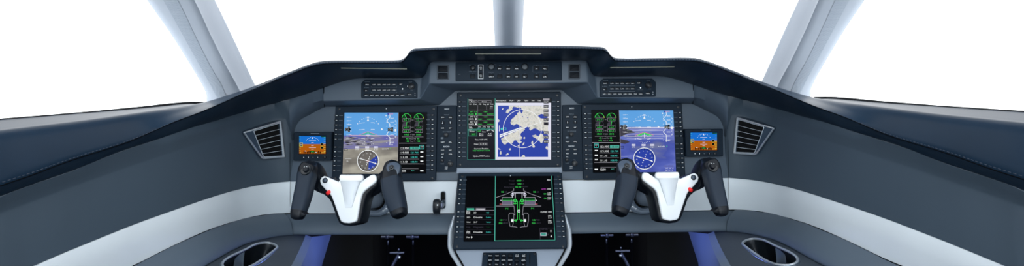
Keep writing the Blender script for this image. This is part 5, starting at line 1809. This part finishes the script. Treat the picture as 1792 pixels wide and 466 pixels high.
for y, ks in ((448, K1), (455.8, K2), (463.6, ['Q', 'W-E', 'R', 'T', 'Y', 'U']), (471.6, ['A', 'S', 'D', 'F', 'G', 'H'])):
    for x, s in zip(cols, ks):
        x = x - (y - 448) * .05
        bm = B(); prism(bm, KP, rnd(box2(KP, x - 4.3, y - 2.9, x + 4.3, y + 2.7, .009), .0012, 2), .004, .0118, .0016); obj('key', bm, BTN, kp)
        w = s.split()
        for i, tt in enumerate(w):
            d.text(tt, x, y + (i - (len(w) - 1) / 2) * 2.2 - .1, 1.9, cLEG, min(6.8, 1.5 * len(tt) + .8))
d.done('legend', kp)
bm = B(); prism(bm, KP, box2(KP, 926.4, 446, 928, 462, .006), .004, .0068); obj('slot', bm, BLACK, kp)
for x, y in ((848.4, 444.8), (935.6, 444.2)):
    bm = B(); disc(bm, KP, x, y, 2.6, .004, .0075, .0006, 16); obj('fastener', bm, KNOB, kp)

# ================================================================== rudder pedals, one pair per pilot
for m, side in ((1, 'left'), (-1, 'right')):
    for k, px in enumerate((679.5, 723)):
        t = thing('rudder_pedal', '%s rudder pedal of the pair in the dark %s footwell' % (('left' if (k == 0) == (m > 0) else 'right'), side), 'pedal', P(px, 470, 1.7), '%s footwell rudder pedals' % side, m)
        dz = P(px, 412, 1.72)
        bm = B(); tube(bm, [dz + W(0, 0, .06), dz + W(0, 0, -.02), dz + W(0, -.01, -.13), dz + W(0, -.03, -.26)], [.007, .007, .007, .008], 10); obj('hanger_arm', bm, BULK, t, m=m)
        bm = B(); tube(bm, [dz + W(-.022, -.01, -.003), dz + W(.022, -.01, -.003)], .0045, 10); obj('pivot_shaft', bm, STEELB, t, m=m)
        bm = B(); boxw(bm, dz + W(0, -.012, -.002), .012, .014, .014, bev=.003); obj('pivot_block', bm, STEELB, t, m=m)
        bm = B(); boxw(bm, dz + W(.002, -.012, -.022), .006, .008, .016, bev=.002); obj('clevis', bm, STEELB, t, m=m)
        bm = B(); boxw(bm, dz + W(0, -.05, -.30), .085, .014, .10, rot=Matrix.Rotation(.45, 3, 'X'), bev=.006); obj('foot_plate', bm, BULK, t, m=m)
    t = thing('pedal_linkage', 'metal pedal linkage between the pair of rudder pedals in the %s footwell' % side, 'linkage', P(695, 470, 1.68), 'pedal linkages', m)
    c = P(695, 443, 1.68)
    bm = B(); tube(bm, [c + W(-.025, 0, 0), c + W(.025, 0, 0)], .004, 10); obj('cross_shaft', bm, STEELB, t, m=m)
    bm = B(); tube(bm, [c + W(.006, -.004, -.006), c + W(-.008, -.02, -.03), c + W(-.026, -.05, -.07), c + W(-.03, -.06, -.4)], .006, 10); obj('push_rod', bm, STEELB, t, m=m)
    bm = B(); boxw(bm, c + W(.008, -.008, -.012), .012, .01, .008, bev=.002); obj('bolt_block', bm, CHROME, t, m=m)
    bm = B(); boxw(bm, c + W(.006, -.002, .012), .007, .008, .008, bev=.002); obj('bolt', bm, STEELB, t, m=m)

# ================================================================== light, sky, camera
wd = bpy.data.worlds.new('studio_sky')
SC.world = wd
wd.use_nodes = True
nt = wd.node_tree
bg = nt.nodes['Background']
tc = nd(nt, 'TexCoord')
sx = nd(nt, 'SeparateXYZ')
nt.links.new(tc.outputs['Generated'], sx.inputs[0])
mr = nd(nt, 'MapRange')
mr.inputs['From Min'].default_value = -.5
mr.inputs['From Max'].default_value = .5
nt.links.new(sx.outputs['Z'], mr.inputs['Value'])
rp = ramp(nt, [(0, (.90, .94, .97, 1)), (.5, (.965, .985, 1, 1)), (.7, (1, 1, 1, 1))], mr.outputs[0])
nt.links.new(rp.outputs[0], bg.inputs['Color'])
bg.inputs['Strength'].default_value = 2.5

def area(name, loc, aim, sx_, sy_, power, col=(1, 1, 1)):
    l = bpy.data.lights.new(name, 'AREA')
    l.shape = 'RECTANGLE'
    l.size, l.size_y = sx_, sy_
    l.energy = power
    l.color = col
    o = bpy.data.objects.new(name, l)
    COL.objects.link(o)
    o.location = loc
    o.rotation_euler = (Vector(aim) - Vector(loc)).to_track_quat('-Z', 'Y').to_euler()
    return o
area('ceiling_fill', (0, -.35, H + .50), (0, 1.3, H - .35), 1.0, .5, 17, (.86, .95, 1))  # unseen lamp added under the ceiling to light the panel
area('rear_fill', (0, -1.1, H + .35), (0, 1.4, H - .2), 1.2, .4, 10, (.86, .95, 1))  # unseen lamp added high at the back to brighten the panel faces
area('underside_fill', (0, -.9, H - .70), (0, 1.4, H - .25), 1.0, .3, 8.5, (.88, .95, 1))  # unseen fill added low behind the camera to lift the undersides
for s in (1, -1):
    for nm, loc, aim, pw, ang in (('footwell_light', (.30, 1.50, H - .485), (.64, 1.44, H - .58), 4.0, 110), ('pedal_light', (.30, 1.46, H - .50), (.34, 1.72, H - .66), .8, 50)):
        l = bpy.data.lights.new(nm, 'SPOT')
        l.energy = pw
        l.color = (.25, .33, 1)
        l.spot_size = math.radians(ang)
        l.spot_blend = .5
        l.shadow_soft_size = .03
        o = bpy.data.objects.new(nm, l)
        COL.objects.link(o)
        o.location = (loc[0] * s, loc[1], loc[2])
        o.rotation_euler = (Vector((aim[0] * s, aim[1], aim[2])) - Vector(o.location)).to_track_quat('-Z', 'Y').to_euler()

cam = bpy.data.cameras.new('camera')
cam.sensor_fit = 'HORIZONTAL'
cam.sensor_width = 36
cam.lens = F / 1792 * 36
cam.shift_x = (896 - CX) / 1792
cam.shift_y = -(233 - CY) / 1792
cam.clip_start = .02
co = bpy.data.objects.new('camera', cam)
COL.objects.link(co)
co.location = EYE
co.rotation_euler = (Matrix.Rotation(math.radians(90), 3, 'X') @ Matrix.Rotation(-ROLL, 3, 'Z')).to_euler()
SC.camera = co
vs_ = SC.view_settings
vs_.view_transform = 'Standard'
vs_.look = 'None'
vs_.exposure = 0
vs_.gamma = 1
vs_.use_curve_mapping = False
SC.cycles.max_bounces = 8
SC.cycles.transparent_max_bounces = 16
